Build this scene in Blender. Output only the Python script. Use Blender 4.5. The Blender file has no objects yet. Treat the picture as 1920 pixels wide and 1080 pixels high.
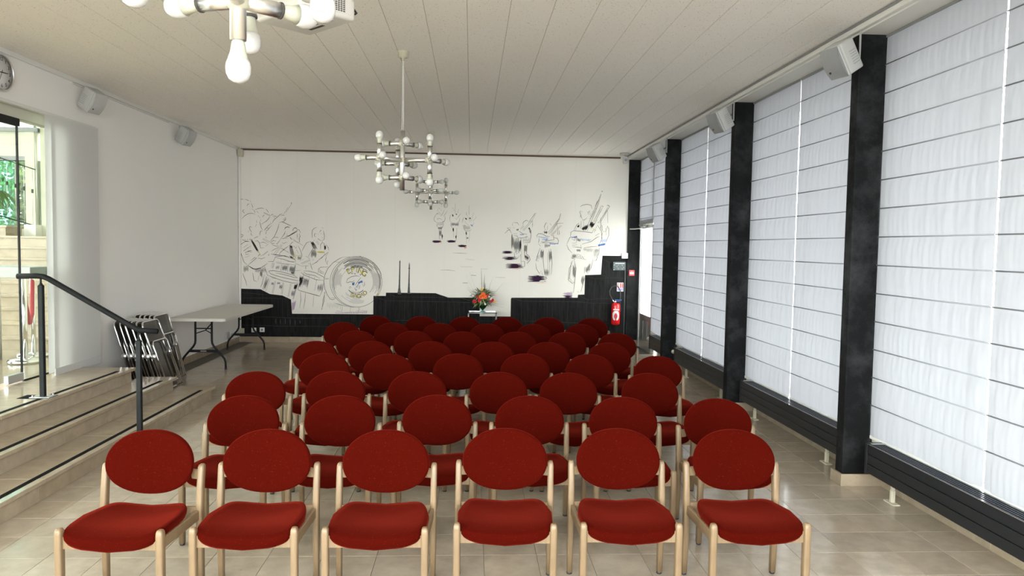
import bpy, bmesh, math, random
from math import sin, cos, pi, radians
from mathutils import Vector, Matrix
random.seed(7)
S = bpy.context.scene
COL = S.collection
# ------------------------------------------------------------------ camera, sky, exposure
H, FPX = 1.745, 1374.3
YAW, PITCH, ROLL = .0558, .0564, -.016
def cam_axes():
    f = Vector((sin(YAW)*cos(PITCH), cos(YAW)*cos(PITCH), -sin(PITCH)))
    r = Vector((cos(YAW), -sin(YAW), 0)); d = f.cross(r)
    c, s = cos(ROLL), sin(ROLL)
    return c*r+s*d, -s*r+c*d, f
AX, AD, AF = cam_axes()
cd = bpy.data.cameras.new('camera'); cam = bpy.data.objects.new('camera', cd); COL.objects.link(cam)
cd.sensor_width = 36; cd.lens = FPX*36/1920; cd.clip_start = .05; cd.clip_end = 200
m = Matrix((AX, -AD, -AF)).transposed().to_4x4(); m.translation = (0, 0, H)
cam.matrix_world = m
S.camera = cam
W = bpy.data.worlds.new('sky'); S.world = W; W.use_nodes = True
bg = W.node_tree.nodes['Background']; bg.inputs[0].default_value = (.97, .985, 1.0, 1); bg.inputs[1].default_value = 8.6
S.view_settings.view_transform = 'Standard'; S.view_settings.look = 'None'
S.view_settings.exposure = 1.36; S.view_settings.gamma = 1; S.view_settings.use_curve_mapping = False
def portal(loc, rot, sx, sy):
    l = bpy.data.lights.new('window_portal', 'AREA'); l.shape = 'RECTANGLE'; l.size = sx; l.size_y = sy
    l.cycles.is_portal = True
    o = bpy.data.objects.new('window_portal', l); COL.objects.link(o); o.location = loc; o.rotation_euler = rot
portal((-.45, -1.1, 1.95), (radians(90), 0, 0), 6.3, 2.5)  # sky portal at the added window behind the camera
portal((-7.85, 5.2, 2.3), (0, radians(-90), 0), 3.7, 12.8)
try:
    S.cycles.use_denoising = True; S.cycles.max_bounces = 12; S.cycles.diffuse_bounces = 6
    S.cycles.glossy_bounces = 4; S.cycles.transmission_bounces = 10; S.cycles.transparent_max_bounces = 16
    S.cycles.sample_clamp_indirect = 6; S.cycles.caustics_reflective = False; S.cycles.caustics_refractive = False
except Exception: pass

def ray_hit(u, v, ax, c):
    d = AX*((u-960)/FPX)+AD*((v-540)/FPX)+AF
    o = Vector((0, 0, H)); t = (c-o[ax])/d[ax]
    return o+d*t

# ------------------------------------------------------------------ materials
MATS = {}
def mat(name, col=(.5, .5, .5), rough=.5, metal=0, spec=.5, build=None, **kw):
    m = bpy.data.materials.new(name); m.use_nodes = True; nt = m.node_tree; b = nt.nodes['Principled BSDF']
    b.inputs['Base Color'].default_value = (*col, 1); b.inputs['Roughness'].default_value = rough
    b.inputs['Metallic'].default_value = metal; b.inputs['Specular IOR Level'].default_value = spec
    for k, v in kw.items(): b.inputs[k.replace('_', ' ')].default_value = v
    if build: build(nt, b)
    MATS[name] = m
    return m
def N(nt, t, **kw):
    n = nt.nodes.new(t)
    for k, v in kw.items():
        if isinstance(k, str) and hasattr(n, k): setattr(n, k, v)
    return n
def coords(nt, scale=(1, 1, 1), kind='Object'):
    if kind == 'World':
        g = N(nt, 'ShaderNodeNewGeometry'); out = g.outputs['Position']
    else:
        out = N(nt, 'ShaderNodeTexCoord').outputs[kind]
    mp = N(nt, 'ShaderNodeMapping'); mp.inputs['Scale'].default_value = scale; nt.links.new(out, mp.inputs[0])
    return mp.outputs[0]
def noise(nt, vec, sc, det=4, rough=.5):
    n = N(nt, 'ShaderNodeTexNoise'); n.inputs['Scale'].default_value = sc; n.inputs['Detail'].default_value = det
    n.inputs['Roughness'].default_value = rough; nt.links.new(vec, n.inputs['Vector']); return n.outputs[0]
def ramp(nt, fac, stops):
    r = N(nt, 'ShaderNodeValToRGB'); e = r.color_ramp.elements
    while len(e) < len(stops): e.new(.5)
    for i, (p, c) in enumerate(stops): e[i].position = p; e[i].color = (*c, 1) if len(c) == 3 else c
    nt.links.new(fac, r.inputs[0]); return r.outputs[0]
def mix(nt, a, b, fac, mode='MIX'):
    n = N(nt, 'ShaderNodeMix'); n.data_type = 'RGBA'; n.blend_type = mode
    for s, i in ((fac, 0), (a, 6), (b, 7)):
        if isinstance(s, (int, float)): n.inputs[i].default_value = s
        elif isinstance(s, tuple): n.inputs[i].default_value = (*s, 1)
        else: nt.links.new(s, n.inputs[i])
    return n.outputs[2]
def bump(nt, b, h, st=.2, dist=.01):
    n = N(nt, 'ShaderNodeBump'); n.inputs['Strength'].default_value = st; n.inputs['Distance'].default_value = dist
    nt.links.new(h, n.inputs['Height']); nt.links.new(n.outputs[0], b.inputs['Normal'])

def b_plaster(nt, b):
    v = coords(nt, kind='World'); bump(nt, b, noise(nt, v, 60, 5), .12, .004)
def b_canvas(nt, b):
    v = coords(nt, (1, 1, .25), 'World')
    c = mix(nt, b.inputs['Base Color'].default_value[:3], tuple(x*.93 for x in b.inputs['Base Color'].default_value[:3]), noise(nt, v, 2.2, 3))
    nt.links.new(c, b.inputs['Base Color']); bump(nt, b, noise(nt, coords(nt, kind='World'), 180, 2), .15, .003)
def b_ceiling(nt, b):
    v = coords(nt, (1, 1, 1), 'World')
    n1 = noise(nt, coords(nt, (1, 1, 1), 'World'), 55, 3, .6)
    vo = N(nt, 'ShaderNodeTexVoronoi'); vo.inputs['Scale'].default_value = 62; vo.inputs['Randomness'].default_value = 1
    wv = N(nt, 'ShaderNodeVectorMath'); wv.operation = 'ADD'
    nn = N(nt, 'ShaderNodeTexNoise'); nn.inputs['Scale'].default_value = 30; nt.links.new(v, nn.inputs['Vector'])
    sc = N(nt, 'ShaderNodeVectorMath'); sc.operation = 'SCALE'; sc.inputs['Scale'].default_value = .03
    nt.links.new(nn.outputs['Color'], sc.inputs[0]); nt.links.new(v, wv.inputs[0]); nt.links.new(sc.outputs[0], wv.inputs[1])
    nt.links.new(wv.outputs[0], vo.inputs['Vector'])
    pit = ramp(nt, vo.outputs['Distance'], [(.0, (1, 1, 1)), (.16, (1, 1, 1)), (.26, (0, 0, 0))])
    gate = ramp(nt, n1, [(.5, (0, 0, 0)), (.56, (1, 1, 1))])
    pp = mix(nt, pit, gate, 1.0, 'MULTIPLY')
    base = b.inputs['Base Color'].default_value[:3]
    c = mix(nt, base, tuple(x*.42 for x in base), pp)
    nt.links.new(c, b.inputs['Base Color'])
def b_stone(nt, b, k=1.0):
    base = b.inputs['Base Color'].default_value[:3]
    v = coords(nt, kind='World')
    oi = N(nt, 'ShaderNodeObjectInfo'); ge = N(nt, 'ShaderNodeNewGeometry')
    ad = N(nt, 'ShaderNodeMath'); ad.operation = 'ADD'; nt.links.new(oi.outputs['Random'], ad.inputs[0]); nt.links.new(ge.outputs['Random Per Island'], ad.inputs[1])
    fr = N(nt, 'ShaderNodeMath'); fr.operation = 'FRACT'; nt.links.new(ad.outputs[0], fr.inputs[0])
    off = N(nt, 'ShaderNodeVectorMath'); off.operation = 'ADD'; sc = N(nt, 'ShaderNodeVectorMath'); sc.operation = 'SCALE'
    sc.inputs[0].default_value = (31, 17, 9); nt.links.new(fr.outputs[0], sc.inputs['Scale'])
    nt.links.new(v, off.inputs[0]); nt.links.new(sc.outputs[0], off.inputs[1])
    n1 = noise(nt, off.outputs[0], 9, 6, .62); n2 = noise(nt, off.outputs[0], 2.2, 3)
    c = mix(nt, tuple(x*1.08 for x in base), tuple(x*.80 for x in base), ramp(nt, n1, [(.35, (0, 0, 0)), (.72, (1, 1, 1))]))
    c = mix(nt, c, tuple(x*.9 for x in base), ramp(nt, n2, [(.4, (0, 0, 0)), (.7, (.5, .5, .5))]))
    tone = ramp(nt, fr.outputs[0], [(0, (.86, .85, .84)), (.5, (1, 1, 1)), (1, (.93, .91, .88))])
    c = mix(nt, c, tone, 1.0, 'MULTIPLY')
    nv = noise(nt, off.outputs[0], 26, 3, .7)
    c = mix(nt, c, tuple(x*.55 for x in base), ramp(nt, nv, [(.68, (0, 0, 0)), (.74, (.6, .6, .6))]))
    nt.links.new(c, b.inputs['Base Color'])
    rr = ramp(nt, n1, [(.2, (.09, .09, .09)), (.8, (.22, .22, .22))]); nt.links.new(rr, b.inputs['Roughness'])
    bump(nt, b, n1, .08, .002)
def b_wood(nt, b):
    base = b.inputs['Base Color'].default_value[:3]
    v = coords(nt, (9, 9, .9)); n = noise(nt, v, 6, 4, .6)
    c = mix(nt, tuple(x*1.05 for x in base), tuple(x*.78 for x in base), ramp(nt, n, [(.3, (0, 0, 0)), (.75, (1, 1, 1))]))
    oi = N(nt, 'ShaderNodeObjectInfo')
    c = mix(nt, c, ramp(nt, oi.outputs['Random'], [(0, (.92, .90, .88)), (1, (1.0, 1.0, 1.0))]), 1.0, 'MULTIPLY')
    nt.links.new(c, b.inputs['Base Color'])
def b_fabric(nt, b):
    base = b.inputs['Base Color'].default_value[:3]
    v = coords(nt); n = noise(nt, v, 240, 2, .6)
    vo = N(nt, 'ShaderNodeTexVoronoi'); vo.inputs['Scale'].default_value = 150; nt.links.new(v, vo.inputs['Vector'])
    c = mix(nt, base, tuple(x*.72 for x in base), n)
    sp = ramp(nt, vo.outputs['Distance'], [(0, (1, 1, 1)), (.10, (1, 1, 1)), (.17, (0, 0, 0))])
    g = ramp(nt, noise(nt, v, 60, 2), [(.52, (0, 0, 0)), (.6, (1, 1, 1))])
    c = mix(nt, c, (.20, .032, .02), mix(nt, (0, 0, 0), sp, g))
    nt.links.new(c, b.inputs['Base Color']); bump(nt, b, n, .35, .002)
def b_black(nt, b):
    base = b.inputs['Base Color'].default_value[:3]
    v = coords(nt, (1, 1, 1), 'World')
    c = mix(nt, tuple(x*.75 for x in base), tuple(x*6 for x in base), ramp(nt, noise(nt, v, 3.5, 7, .7), [(.44, (0, 0, 0)), (.80, (1, 1, 1))]))
    nt.links.new(c, b.inputs['Base Color']); bump(nt, b, noise(nt, v, 14, 6, .65), .35, .02)
def b_muralblack(nt, b):
    base = b.inputs['Base Color'].default_value[:3]
    v = coords(nt, (16, 1, 1.6), 'World')
    c = mix(nt, tuple(x*.6 for x in base), tuple(x*1.9 for x in base), ramp(nt, noise(nt, v, 2.2, 5, .65), [(.3, (0, 0, 0)), (.8, (1, 1, 1))]))
    nt.links.new(c, b.inputs['Base Color'])
def b_strand(nt, b):
    v = coords(nt, (1, 60, 60)); bump(nt, b, noise(nt, v, 8, 2), .1, .001)
def b_leaf(nt, b):
    base = b.inputs['Base Color'].default_value[:3]
    ge = N(nt, 'ShaderNodeNewGeometry')
    c = ramp(nt, ge.outputs['Random Per Island'], [(0, tuple(x*.55 for x in base)), (.6, base), (1, (base[0]*1.9, base[1]*1.5, base[2]*1.1))])
    nt.links.new(c, b.inputs['Base Color'])

mat('white_plaster', (.88, .86, .835), .85, spec=.2, build=b_plaster)
mat('canvas_wall', (.85, .815, .765), .9, spec=.15, build=b_canvas)
mat('ceiling_tile', (.90, .86, .81), .95, spec=.1, build=b_ceiling)
mat('ceiling_gap', (.28, .27, .25), .9)
mat('trim_white', (.74, .73, .70), .5)
mat('grout', (.12, .10, .08), .8)
mat('stone', (.46, .39, .305), .2, build=b_stone)
mat('step_stone', (.43, .355, .262), .3, build=b_stone)
mat('red_fabric', (.053, .0030, .0015), .95, spec=.0, build=b_fabric, Sheen_Weight=.17, Sheen_Roughness=.45, Sheen_Tint=(1, .10, .06, 1))
mat('beech', (.245, .168, .095), .38, build=b_wood)
mat('rubber', (.02, .02, .025), .5)
mat('black_paint', (.0065, .0068, .0074), .75, spec=.15, build=b_black)
mat('mural_black', (.014, .014, .0145), .85, spec=.1, build=b_muralblack)
mat('mural_line', (.055, .053, .051), .8)
mat('ink', (.032, .031, .030), .9, spec=.1)
mat('ink_grey', (.24, .235, .225), .9, spec=.1)
mat('seam', (.76, .725, .68), .9)
mat('ink_pale', (.56, .54, .51), .9, spec=.1)
mat('ink_white', (.72, .70, .66), .9, spec=.1)
mat('ink_yellow', (.62, .53, .10), .9, spec=.1)
mat('ink_blue', (.06, .17, .48), .9, spec=.1)
mat('ink_pale_blue', (.42, .55, .72), .9, spec=.1)
mat('ink_purple', (.04, .018, .045), .9, spec=.1)
mat('ink_mauve', (.45, .36, .47), .9, spec=.1)
mat('ink_orange', (.70, .25, .12), .9, spec=.1)
mat('radiator_grey', (.009, .011, .014), .35)
mat('radiator_fin', (.06, .07, .09), .3, metal=.5)
mat('cream_metal', (.66, .62, .50), .5)
mat('chrome', (.78, .78, .80), .12, metal=1)
mat('steel', (.80, .785, .76), .33, metal=1)
mat('dark_metal', (.008, .0095, .0105), .55, spec=.25)
mat('black_tube', (.007, .0075, .008), .7, spec=.2)
mat('bulb_base', (.48, .48, .39), .4)
mat('bulb_glass', (.56, .55, .535), .15)
mat('cream_plastic', (.52, .49, .38), .4)
mat('white_plastic', (.50, .50, .50), .4)
mat('speaker_shell', (.44, .44, .43), .5)
mat('grey_plastic', (.24, .245, .25), .45)
mat('projector_white', (.66, .64, .60), .4)
mat('vent_dark', (.05, .045, .04), .7)
mat('table_top', (.60, .57, .52), .45)
mat('red_gloss', (.62, .012, .015), .2)
mat('red_panel', (.70, .05, .06), .4)
mat('blue_plastic', (.02, .09, .30), .4)
mat('panel_grey', (.07, .095, .10), .4)
mat('paper', (.80, .80, .80), .6)
mat('sign_red', (.55, .02, .04), .5)
mat('sign_blue', (.25, .28, .55), .5)
mat('grip_black', (.006, .006, .0065), .9, spec=.1)
mat('wood_strip', (.10, .052, .025), .6)
mat('aluminium', (.55, .56, .56), .35, metal=.8)
mat('mat_fibre', (.05, .05, .05), .95)
mat('red_belt', (.42, .02, .04), .7)
mat('leaf', (.07, .16, .035), .6, build=b_leaf)
mat('tree_leaf', (.16, .26, .06), .6, build=b_leaf)
mat('bark', (.10, .07, .045), .9)
mat('pale_green', (.40, .48, .24), .6)
mat('flower_orange', (.85, .16, .03), .6)
mat('flower_yellow', (.85, .50, .10), .6)
mat('flower_red', (.55, .01, .03), .6)
mat('flower_white', (.85, .83, .78), .6)
mat('terracotta', (.30, .28, .25), .7)
mat('outside_ground', (.22, .22, .21), .9)
mat('eave', (.45, .44, .42), .8)
mat('cream_wall', (.60, .60, .50), .85, spec=.2, build=b_plaster)
mat('white_cord', (.8, .8, .78), .5)
def glassmat(name, tint, rough=.0, thin=.85, glossw=.08):
    m = bpy.data.materials.new(name); m.use_nodes = True; nt = m.node_tree; nt.nodes.clear()
    o = N(nt, 'ShaderNodeOutputMaterial'); t = N(nt, 'ShaderNodeBsdfTransparent'); t.inputs[0].default_value = (*tint, 1)
    g = N(nt, 'ShaderNodeBsdfGlossy'); g.inputs['Roughness'].default_value = rough
    fr = N(nt, 'ShaderNodeLayerWeight'); pw = N(nt, 'ShaderNodeMath'); pw.operation = 'POWER'; pw.inputs[1].default_value = 5
    ma = N(nt, 'ShaderNodeMath'); ma.operation = 'MULTIPLY_ADD'; ma.inputs[1].default_value = .6; ma.inputs[2].default_value = .03
    nt.links.new(fr.outputs['Facing'], pw.inputs[0]); nt.links.new(pw.outputs[0], ma.inputs[0])
    mx = N(nt, 'ShaderNodeMixShader'); nt.links.new(ma.outputs[0], mx.inputs[0])
    nt.links.new(t.outputs[0], mx.inputs[1]); nt.links.new(g.outputs[0], mx.inputs[2]); nt.links.new(mx.outputs[0], o.inputs[0])
    MATS[name] = m
glassmat('glass', (.95, .965, .955))
mat('smoke_plastic', (.045, .037, .025), .12, Alpha=.72)
glassmat('teal_glass', (.35, .62, .60))
glassmat('door_glass_tint', (.74, .77, .73))
glassmat('west_glass', (.78, .79, .78))
glassmat('tinted_glass', (.45, .48, .44))
def clothmat(name, col, trans, tcol):
    m = bpy.data.materials.new(name); m.use_nodes = True; nt = m.node_tree; nt.nodes.clear()
    o = N(nt, 'ShaderNodeOutputMaterial'); d = N(nt, 'ShaderNodeBsdfDiffuse'); t = N(nt, 'ShaderNodeBsdfTranslucent')
    d.inputs[0].default_value = (*col, 1); t.inputs[0].default_value = (*tcol, 1)
    n = noise(nt, coords(nt, (1, 1, 1)), 300, 2)
    bp = N(nt, 'ShaderNodeBump'); bp.inputs['Strength'].default_value = .15; bp.inputs['Distance'].default_value = .002
    nt.links.new(n, bp.inputs['Height']); nt.links.new(bp.outputs[0], d.inputs['Normal'])
    mx = N(nt, 'ShaderNodeMixShader'); mx.inputs[0].default_value = trans
    nt.links.new(d.outputs[0], mx.inputs[1]); nt.links.new(t.outputs[0], mx.inputs[2]); nt.links.new(mx.outputs[0], o.inputs[0])
    MATS[name] = m
clothmat('blind_cloth', (.34, .345, .37), .043, (.86, .88, .98))
clothmat('curtain_cloth', (.74, .74, .73), .25, (.7, .7, .7))
clothmat('frosted_film', (.9, .9, .9), .75, (.96, .98, .95))

# ------------------------------------------------------------------ mesh helpers
class MB:
    def __init__(s): s.bm = bmesh.new(); s.mats = []
    def mi(s, m):
        if m not in s.mats: s.mats.append(m)
        return s.mats.index(m)
    def _add(s, vs, fs, m, smooth=False, M=None):
        k = s.mi(m); bv = [s.bm.verts.new((M @ Vector(v)) if M is not None else v) for v in vs]
        out = []
        for f in fs:
            try: F = s.bm.faces.new([bv[i] for i in f])
            except ValueError: continue
            F.material_index = k; F.smooth = smooth; out.append(F)
        return bv, out
    def box(s, x0, x1, y0, y1, z0, z1, m, bev=0, M=None, seg=1):
        vs = [(x, y, z) for x in (x0, x1) for y in (y0, y1) for z in (z0, z1)]
        fs = [(0, 1, 3, 2), (4, 6, 7, 5), (0, 4, 5, 1), (2, 3, 7, 6), (0, 2, 6, 4), (1, 5, 7, 3)]
        if not bev: s._add(vs, fs, m, M=M); return s
        t = bmesh.new(); bv = [t.verts.new(v) for v in vs]
        for f in fs: t.faces.new([bv[i] for i in f])
        bmesh.ops.bevel(t, geom=list(t.edges), offset=bev, segments=seg, profile=.5, affect='EDGES')
        t.verts.index_update()
        s._add([v.co.copy() for v in t.verts], [[v.index for v in f.verts] for f in t.faces], m, smooth=seg > 1, M=M); t.free()
        return s
    def tube(s, pts, r, m, seg=10, caps=True, M=None, flat=1.0):
        pts = [Vector(p) for p in pts]; n = len(pts); vs = []; prev = None
        for i, p in enumerate(pts):
            d = (pts[min(i+1, n-1)]-pts[max(i-1, 0)]).normalized()
            a = prev if prev is not None else (Vector((0, 0, 1)) if abs(d.z) < .9 else Vector((1, 0, 0)))
            a = (a-d*a.dot(d)).normalized(); prev = a; b = d.cross(a)
            rr = r[i] if isinstance(r, (list, tuple)) else r
            for k in range(seg):
                t = 2*pi*k/seg; vs.append(p+a*cos(t)*rr+b*sin(t)*rr*flat)
        fs = [(i*seg+k, i*seg+(k+1) % seg, (i+1)*seg+(k+1) % seg, (i+1)*seg+k) for i in range(n-1) for k in range(seg)]
        if caps: fs += [tuple(range(seg))[::-1], tuple((n-1)*seg+k for k in range(seg))]
        s._add(vs, fs, m, smooth=seg > 5, M=M); return s
    def lathe(s, prof, m, c=(0, 0, 0), seg=16, M=None, axis=None):
        # prof: (radius, height) ; axis matrix optional
        vs = []; A = Matrix.Translation(c)
        if axis is not None: A = A @ Vector((0, 0, 1)).rotation_difference(Vector(axis)).to_matrix().to_4x4()
        if M is not None: A = M @ A
        for r, h in prof:
            for k in range(seg):
                t = 2*pi*k/seg; vs.append((r*cos(t), r*sin(t), h))
        n = len(prof)
        fs = [(i*seg+k, i*seg+(k+1) % seg, (i+1)*seg+(k+1) % seg, (i+1)*seg+k) for i in range(n-1) for k in range(seg)]
        fs += [tuple(range(seg))[::-1], tuple((n-1)*seg+k for k in range(seg))]
        s._add(vs, fs, m, smooth=True, M=A); return s
    def quad(s, pts, m, M=None): s._add(pts, [tuple(range(len(pts)))], m, M=M); return s
    def prism(s, poly, a, b, m, plane='xy', M=None, smooth=False):
        f = {'xy': lambda p, h: (p[0], p[1], h), 'xz': lambda p, h: (p[0], h, p[1]), 'yz': lambda p, h: (h, p[0], p[1])}[plane]
        n = len(poly); vs = [f(p, a) for p in poly]+[f(p, b) for p in poly]
        fs = [tuple(range(n))[::-1], tuple(range(n, 2*n))]+[(i, (i+1) % n, n+(i+1) % n, n+i) for i in range(n)]
        s._add(vs, fs, m, M=M); return s
    def grid(s, fn, nu, nv, m, closed=False, smooth=True):
        vs = [fn(i/nu, j/nv) for j in range(nv+1) for i in range(nu+1)]
        w = nu+1
        fs = [(j*w+i, j*w+i+1, (j+1)*w+i+1, (j+1)*w+i) for j in range(nv) for i in range(nu)]
        s._add(vs, fs, m, smooth=smooth); return s
    def mesh(s, name, fix=True):
        if fix: bmesh.ops.recalc_face_normals(s.bm, faces=s.bm.faces)
        me = bpy.data.meshes.new(name); s.bm.to_mesh(me); s.bm.free()
        for x in s.mats: me.materials.append(MATS[x])
        return me
    def build(s, name, parent=None, fix=True, **tags):
        o = bpy.data.objects.new(name, s.mesh(name, fix)); COL.objects.link(o)
        if parent: o.parent = parent
        for k, v in tags.items(): o[k] = v
        return o
def part(name, me, parent, loc=(0, 0, 0), rot=None, **tags):
    o = bpy.data.objects.new(name, me); COL.objects.link(o); o.parent = parent; o.location = loc
    if rot: o.rotation_euler = rot
    for k, v in tags.items(): o[k] = v
    return o
def thing(name, label, cat, loc=(0, 0, 0), rz=0, group=None):
    o = bpy.data.objects.new(name, None); COL.objects.link(o); o.empty_display_size = .1
    o.location = loc; o.rotation_euler = (0, 0, rz); o['label'] = label; o['category'] = cat
    if group: o['group'] = group
    return o
def struct(name, mb): return mb.build(name, kind='structure')
KIDS = {}
def copy_tree(root, parent=None):
    c = root.copy(); COL.objects.link(c)
    if parent: c.parent = parent
    for ch in KIDS.get(root.name, ()): copy_tree(ch, c)
    return c
def index_tree(root):
    ks = [o for o in COL.objects if o.parent is root]
    KIDS[root.name] = ks
    for k in ks: index_tree(k)
def text_mesh(txt, size, m, ext=.0005):
    cu = bpy.data.curves.new('lettering', 'FONT'); cu.body = txt; cu.size = size; cu.extrude = ext; cu.align_x = 'CENTER'; cu.align_y = 'CENTER'
    t = bpy.data.objects.new('lettering', cu); COL.objects.link(t); bpy.context.view_layer.update()
    me = bpy.data.meshes.new_from_object(t.evaluated_get(bpy.context.evaluated_depsgraph_get()))
    COL.objects.unlink(t); bpy.data.objects.remove(t); me.materials.clear(); me.materials.append(MATS[m]); return me

# ------------------------------------------------------------------ dimensions
XL, XR, YB, YF, ZC = -4.05, 3.09, 13.02, -1.2, 3.38
XP, XBL = 2.78, 2.98
# ------------------------------------------------------------------ floor and tiles
floor = struct('floor', MB().box(XL-.2, XR+.1, YF, YB+.1, -.15, -.006, 'grout'))
TS, TX, TY = .29985, 2.189, 4.056
def tile_me(w, d):
    return MB().box(-w/2+.0009, w/2-.0009, -d/2+.0009, d/2-.0009, -.02, 0, 'stone', bev=.0012).mesh('tile')
tme = tile_me(TS, TS); tiles = []
i0 = int(math.floor((XL-TX)/TS)); i1 = int(math.ceil((XR-TX)/TS)); j0 = int((YF-TY)/TS); j1 = int(math.ceil((YB-TY)/TS))
for i in range(i0, i1):
    for j in range(j0, j1):
        cx, cy = TX+(i+.5)*TS, TY+(j+.5)*TS
        if cx-TS/2 < XL-.01 or cx > XR: continue
        if cx < -3.3 and cy < 7.5: continue
        tiles.append((cx, cy))
def vis(cx, cy):
    d = Vector((cx, cy, -H)); z = d.dot(AF)
    if z < .5: return None
    u = 960+FPX*d.dot(AX)/z; v = 540+FPX*d.dot(AD)/z
    return (-90 < u < 2010) and v < 1150
near = sorted([t for t in tiles if vis(*t)], key=lambda t: t[1]+.15*abs(t[0]))[:298]
ns = set(near)
for cx, cy in near: part('floor_tile', tme, floor, (cx, cy, 0))
mb = MB()
for cx, cy in tiles:
    if (cx, cy) in ns: continue
    mb.box(cx-TS/2+.0009, cx+TS/2-.0009, cy-TS/2+.0009, cy+TS/2-.0009, -.02, 0, 'stone')
mb.build('tile_field', floor, kind='stuff')
# ------------------------------------------------------------------ ceiling
ceil = struct('ceiling', MB().box(XL-.1, 2.74, YF, YB+.1, ZC+.006, ZC+.2, 'ceiling_gap'))
x = 2.617
edges = [2.735]
while x > XL: edges.append(x); x -= .2966
edges.append(XL)
for a, b in zip(edges[1:], edges[:-1]):
    MB().box(a+.0014, b-.0014, YF, YB, ZC, ZC+.02, 'ceiling_tile', bev=.002).build('ceiling_panel', ceil)
struct('trim_ceiling_right', MB().box(2.735, 2.775, YF, YB, ZC-.055, ZC+.2, 'trim_white', bev=.004)
       .box(2.725, 2.735, YF, YB, ZC-.020, ZC-.004, 'grey_plastic'))
struct('soffit', MB().box(2.775, 3.5, YF, YB+.1, 3.315, 3.58, 'trim_white'))
struct('trim_ceiling_left', MB().box(XL, XL+.022, YF, YB, 3.335, ZC, 'trim_white', bev=.003).box(XL, XL+.012, 7.75, 10.1, 3.315, 3.333, 'trim_white', bev=.002))
struct('trim_ceiling_back', MB().box(XL+.03, 2.76, YB-.02, YB, 3.365, ZC, 'trim_white').box(XL+.05, 2.62, YB-.028, YB, 3.335, 3.362, 'wood_strip'))
# ------------------------------------------------------------------ walls
wb = MB().box(XL-.2, 3.4, YB, YB+.2, 0, 3.6, 'canvas_wall')
wall_back = struct('wall_back', wb)
for u in (469, 511, 557, 612, 663, 741, 834, 976, 1078):
    p = ray_hit(u, 400, 1, YB)
    MB().box(p.x-.0022, p.x+.0022, YB-.0004, YB, .11, 3.33, 'seam').build('canvas_seam', wall_back)
struct('wall_left', MB().box(XL-.12, XL, 7.50, YB, 0, 3.6, 'white_plaster').box(XL-.12, XL, YF, 7.50, 2.95, 3.6, 'white_plaster')
       .box(XL-.16, XL-.06, YF, 7.50, 2.83, 2.95, 'cream_wall'))
struct('trim_door_rail', MB().box(XL, XL+.02, YF, 8.17, 2.935, 2.95, 'trim_white'))
struct('trim_curtain_rail', MB().box(XL, XL+.045, YF, 8.16, 2.916, 2.935, 'trim_white'))
struct('wall_right', MB().box(XR, XR+.16, YF, 11.96, 0, .335, 'white_plaster'))
struct('wall_front', MB().box(XL-.1, -3.6, YF-.2, YF, 0, 3.6, 'white_plaster').box(2.7, 3.3, YF-.2, YF, 0, 3.6, 'white_plaster')
       .box(-3.6, 2.7, YF-.2, YF, 0, .7, 'white_plaster').box(-3.6, 2.7, YF-.2, YF, 3.15, 3.6, 'white_plaster'))
struct('window_front', MB().box(-3.6, 2.7, YF-.12, YF-.11, .7, 3.15, 'glass').box(-1.5, -1.42, YF-.15, YF-.08, .7, 3.15, 'aluminium').box(.6, .68, YF-.15, YF-.08, .7, 3.15, 'aluminium'))  # unseen window, added behind the camera to light the walls
def base(name, segs):
    r = bpy.data.objects.new(name, None)
    root = None
    for (x0, x1, y0, y1) in segs:
        L = max(x1-x0, y1-y0); n = max(1, round(L/.9))
        for k in range(n):
            if x1-x0 > y1-y0: a = (x0+(x1-x0)*k/n+.001, x0+(x1-x0)*(k+1)/n-.001, y0, y1)
            else: a = (x0, x1, y0+(y1-y0)*k/n+.001, y0+(y1-y0)*(k+1)/n-.001)
            o = MB().box(*a, 0.0, .10, 'step_stone', bev=.002)
            if root is None: root = struct(name, o)
            else: o.build('skirting_stone', root)
base('baseboard_back', [(XL+.02, 2.78, YB-.018, YB)])
base('baseboard_left', [(XL, XL+.018, 7.75, YB-.02)])
base('baseboard_right', [(XR-.015, XR, YF, 11.96)])
# pillars
PY = [-2.5, .07, 2.65, 5.235, 7.74, 10.44, 13.0]
for k, y in enumerate(PY):
    y1 = y+.11 if k < 6 else y+.2
    p = MB().box(XP, 3.0, y, y1, .09, 3.32, 'black_paint', bev=.006)
    p.box(3.0, XR+.12, y+.02, y1-.02, .0, 3.32, 'black_paint')
    if k == 6: p = MB().box(XP, 3.02, 12.98, YB, .10, 3.32, 'black_paint')
    o = struct('pillar', p)
    if k < 6: MB().box(XP-.012, 3.08, y-.012, y1+.045, 0, .092, 'step_stone', bev=.003).build('plinth', o)
    else: MB().box(XP-.01, 3.02, 12.965, YB-.001, 0, .10, 'step_stone', bev=.003).build('plinth', o)
# windows behind the blinds
WIN = [(PY[k]+.11, PY[k+1]) for k in range(6)]
for k, (a, b) in enumerate(WIN):
    e = b if k < 5 else 11.96
    mid = (a+b)/2 if k < 5 else 11.0
    w = MB().box(3.16, 3.165, a, e, .36, 3.315, 'glass')
    w.box(3.13, 3.19, a, a+.04, .36, 3.315, 'aluminium').box(3.13, 3.19, e-.04, e, .36, 3.315, 'aluminium').box(3.13, 3.19, mid-.07, mid-.045, .36, 3.315, 'trim_white')
    w.box(3.13, 3.19, a, e, .36, .40, 'aluminium')
    w = struct('window_%d' % (k+1), w)
    MB().box(2.995, 3.24, a, e, .335, .360, 'cream_metal', bev=.003).build('window_sill', w)
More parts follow.
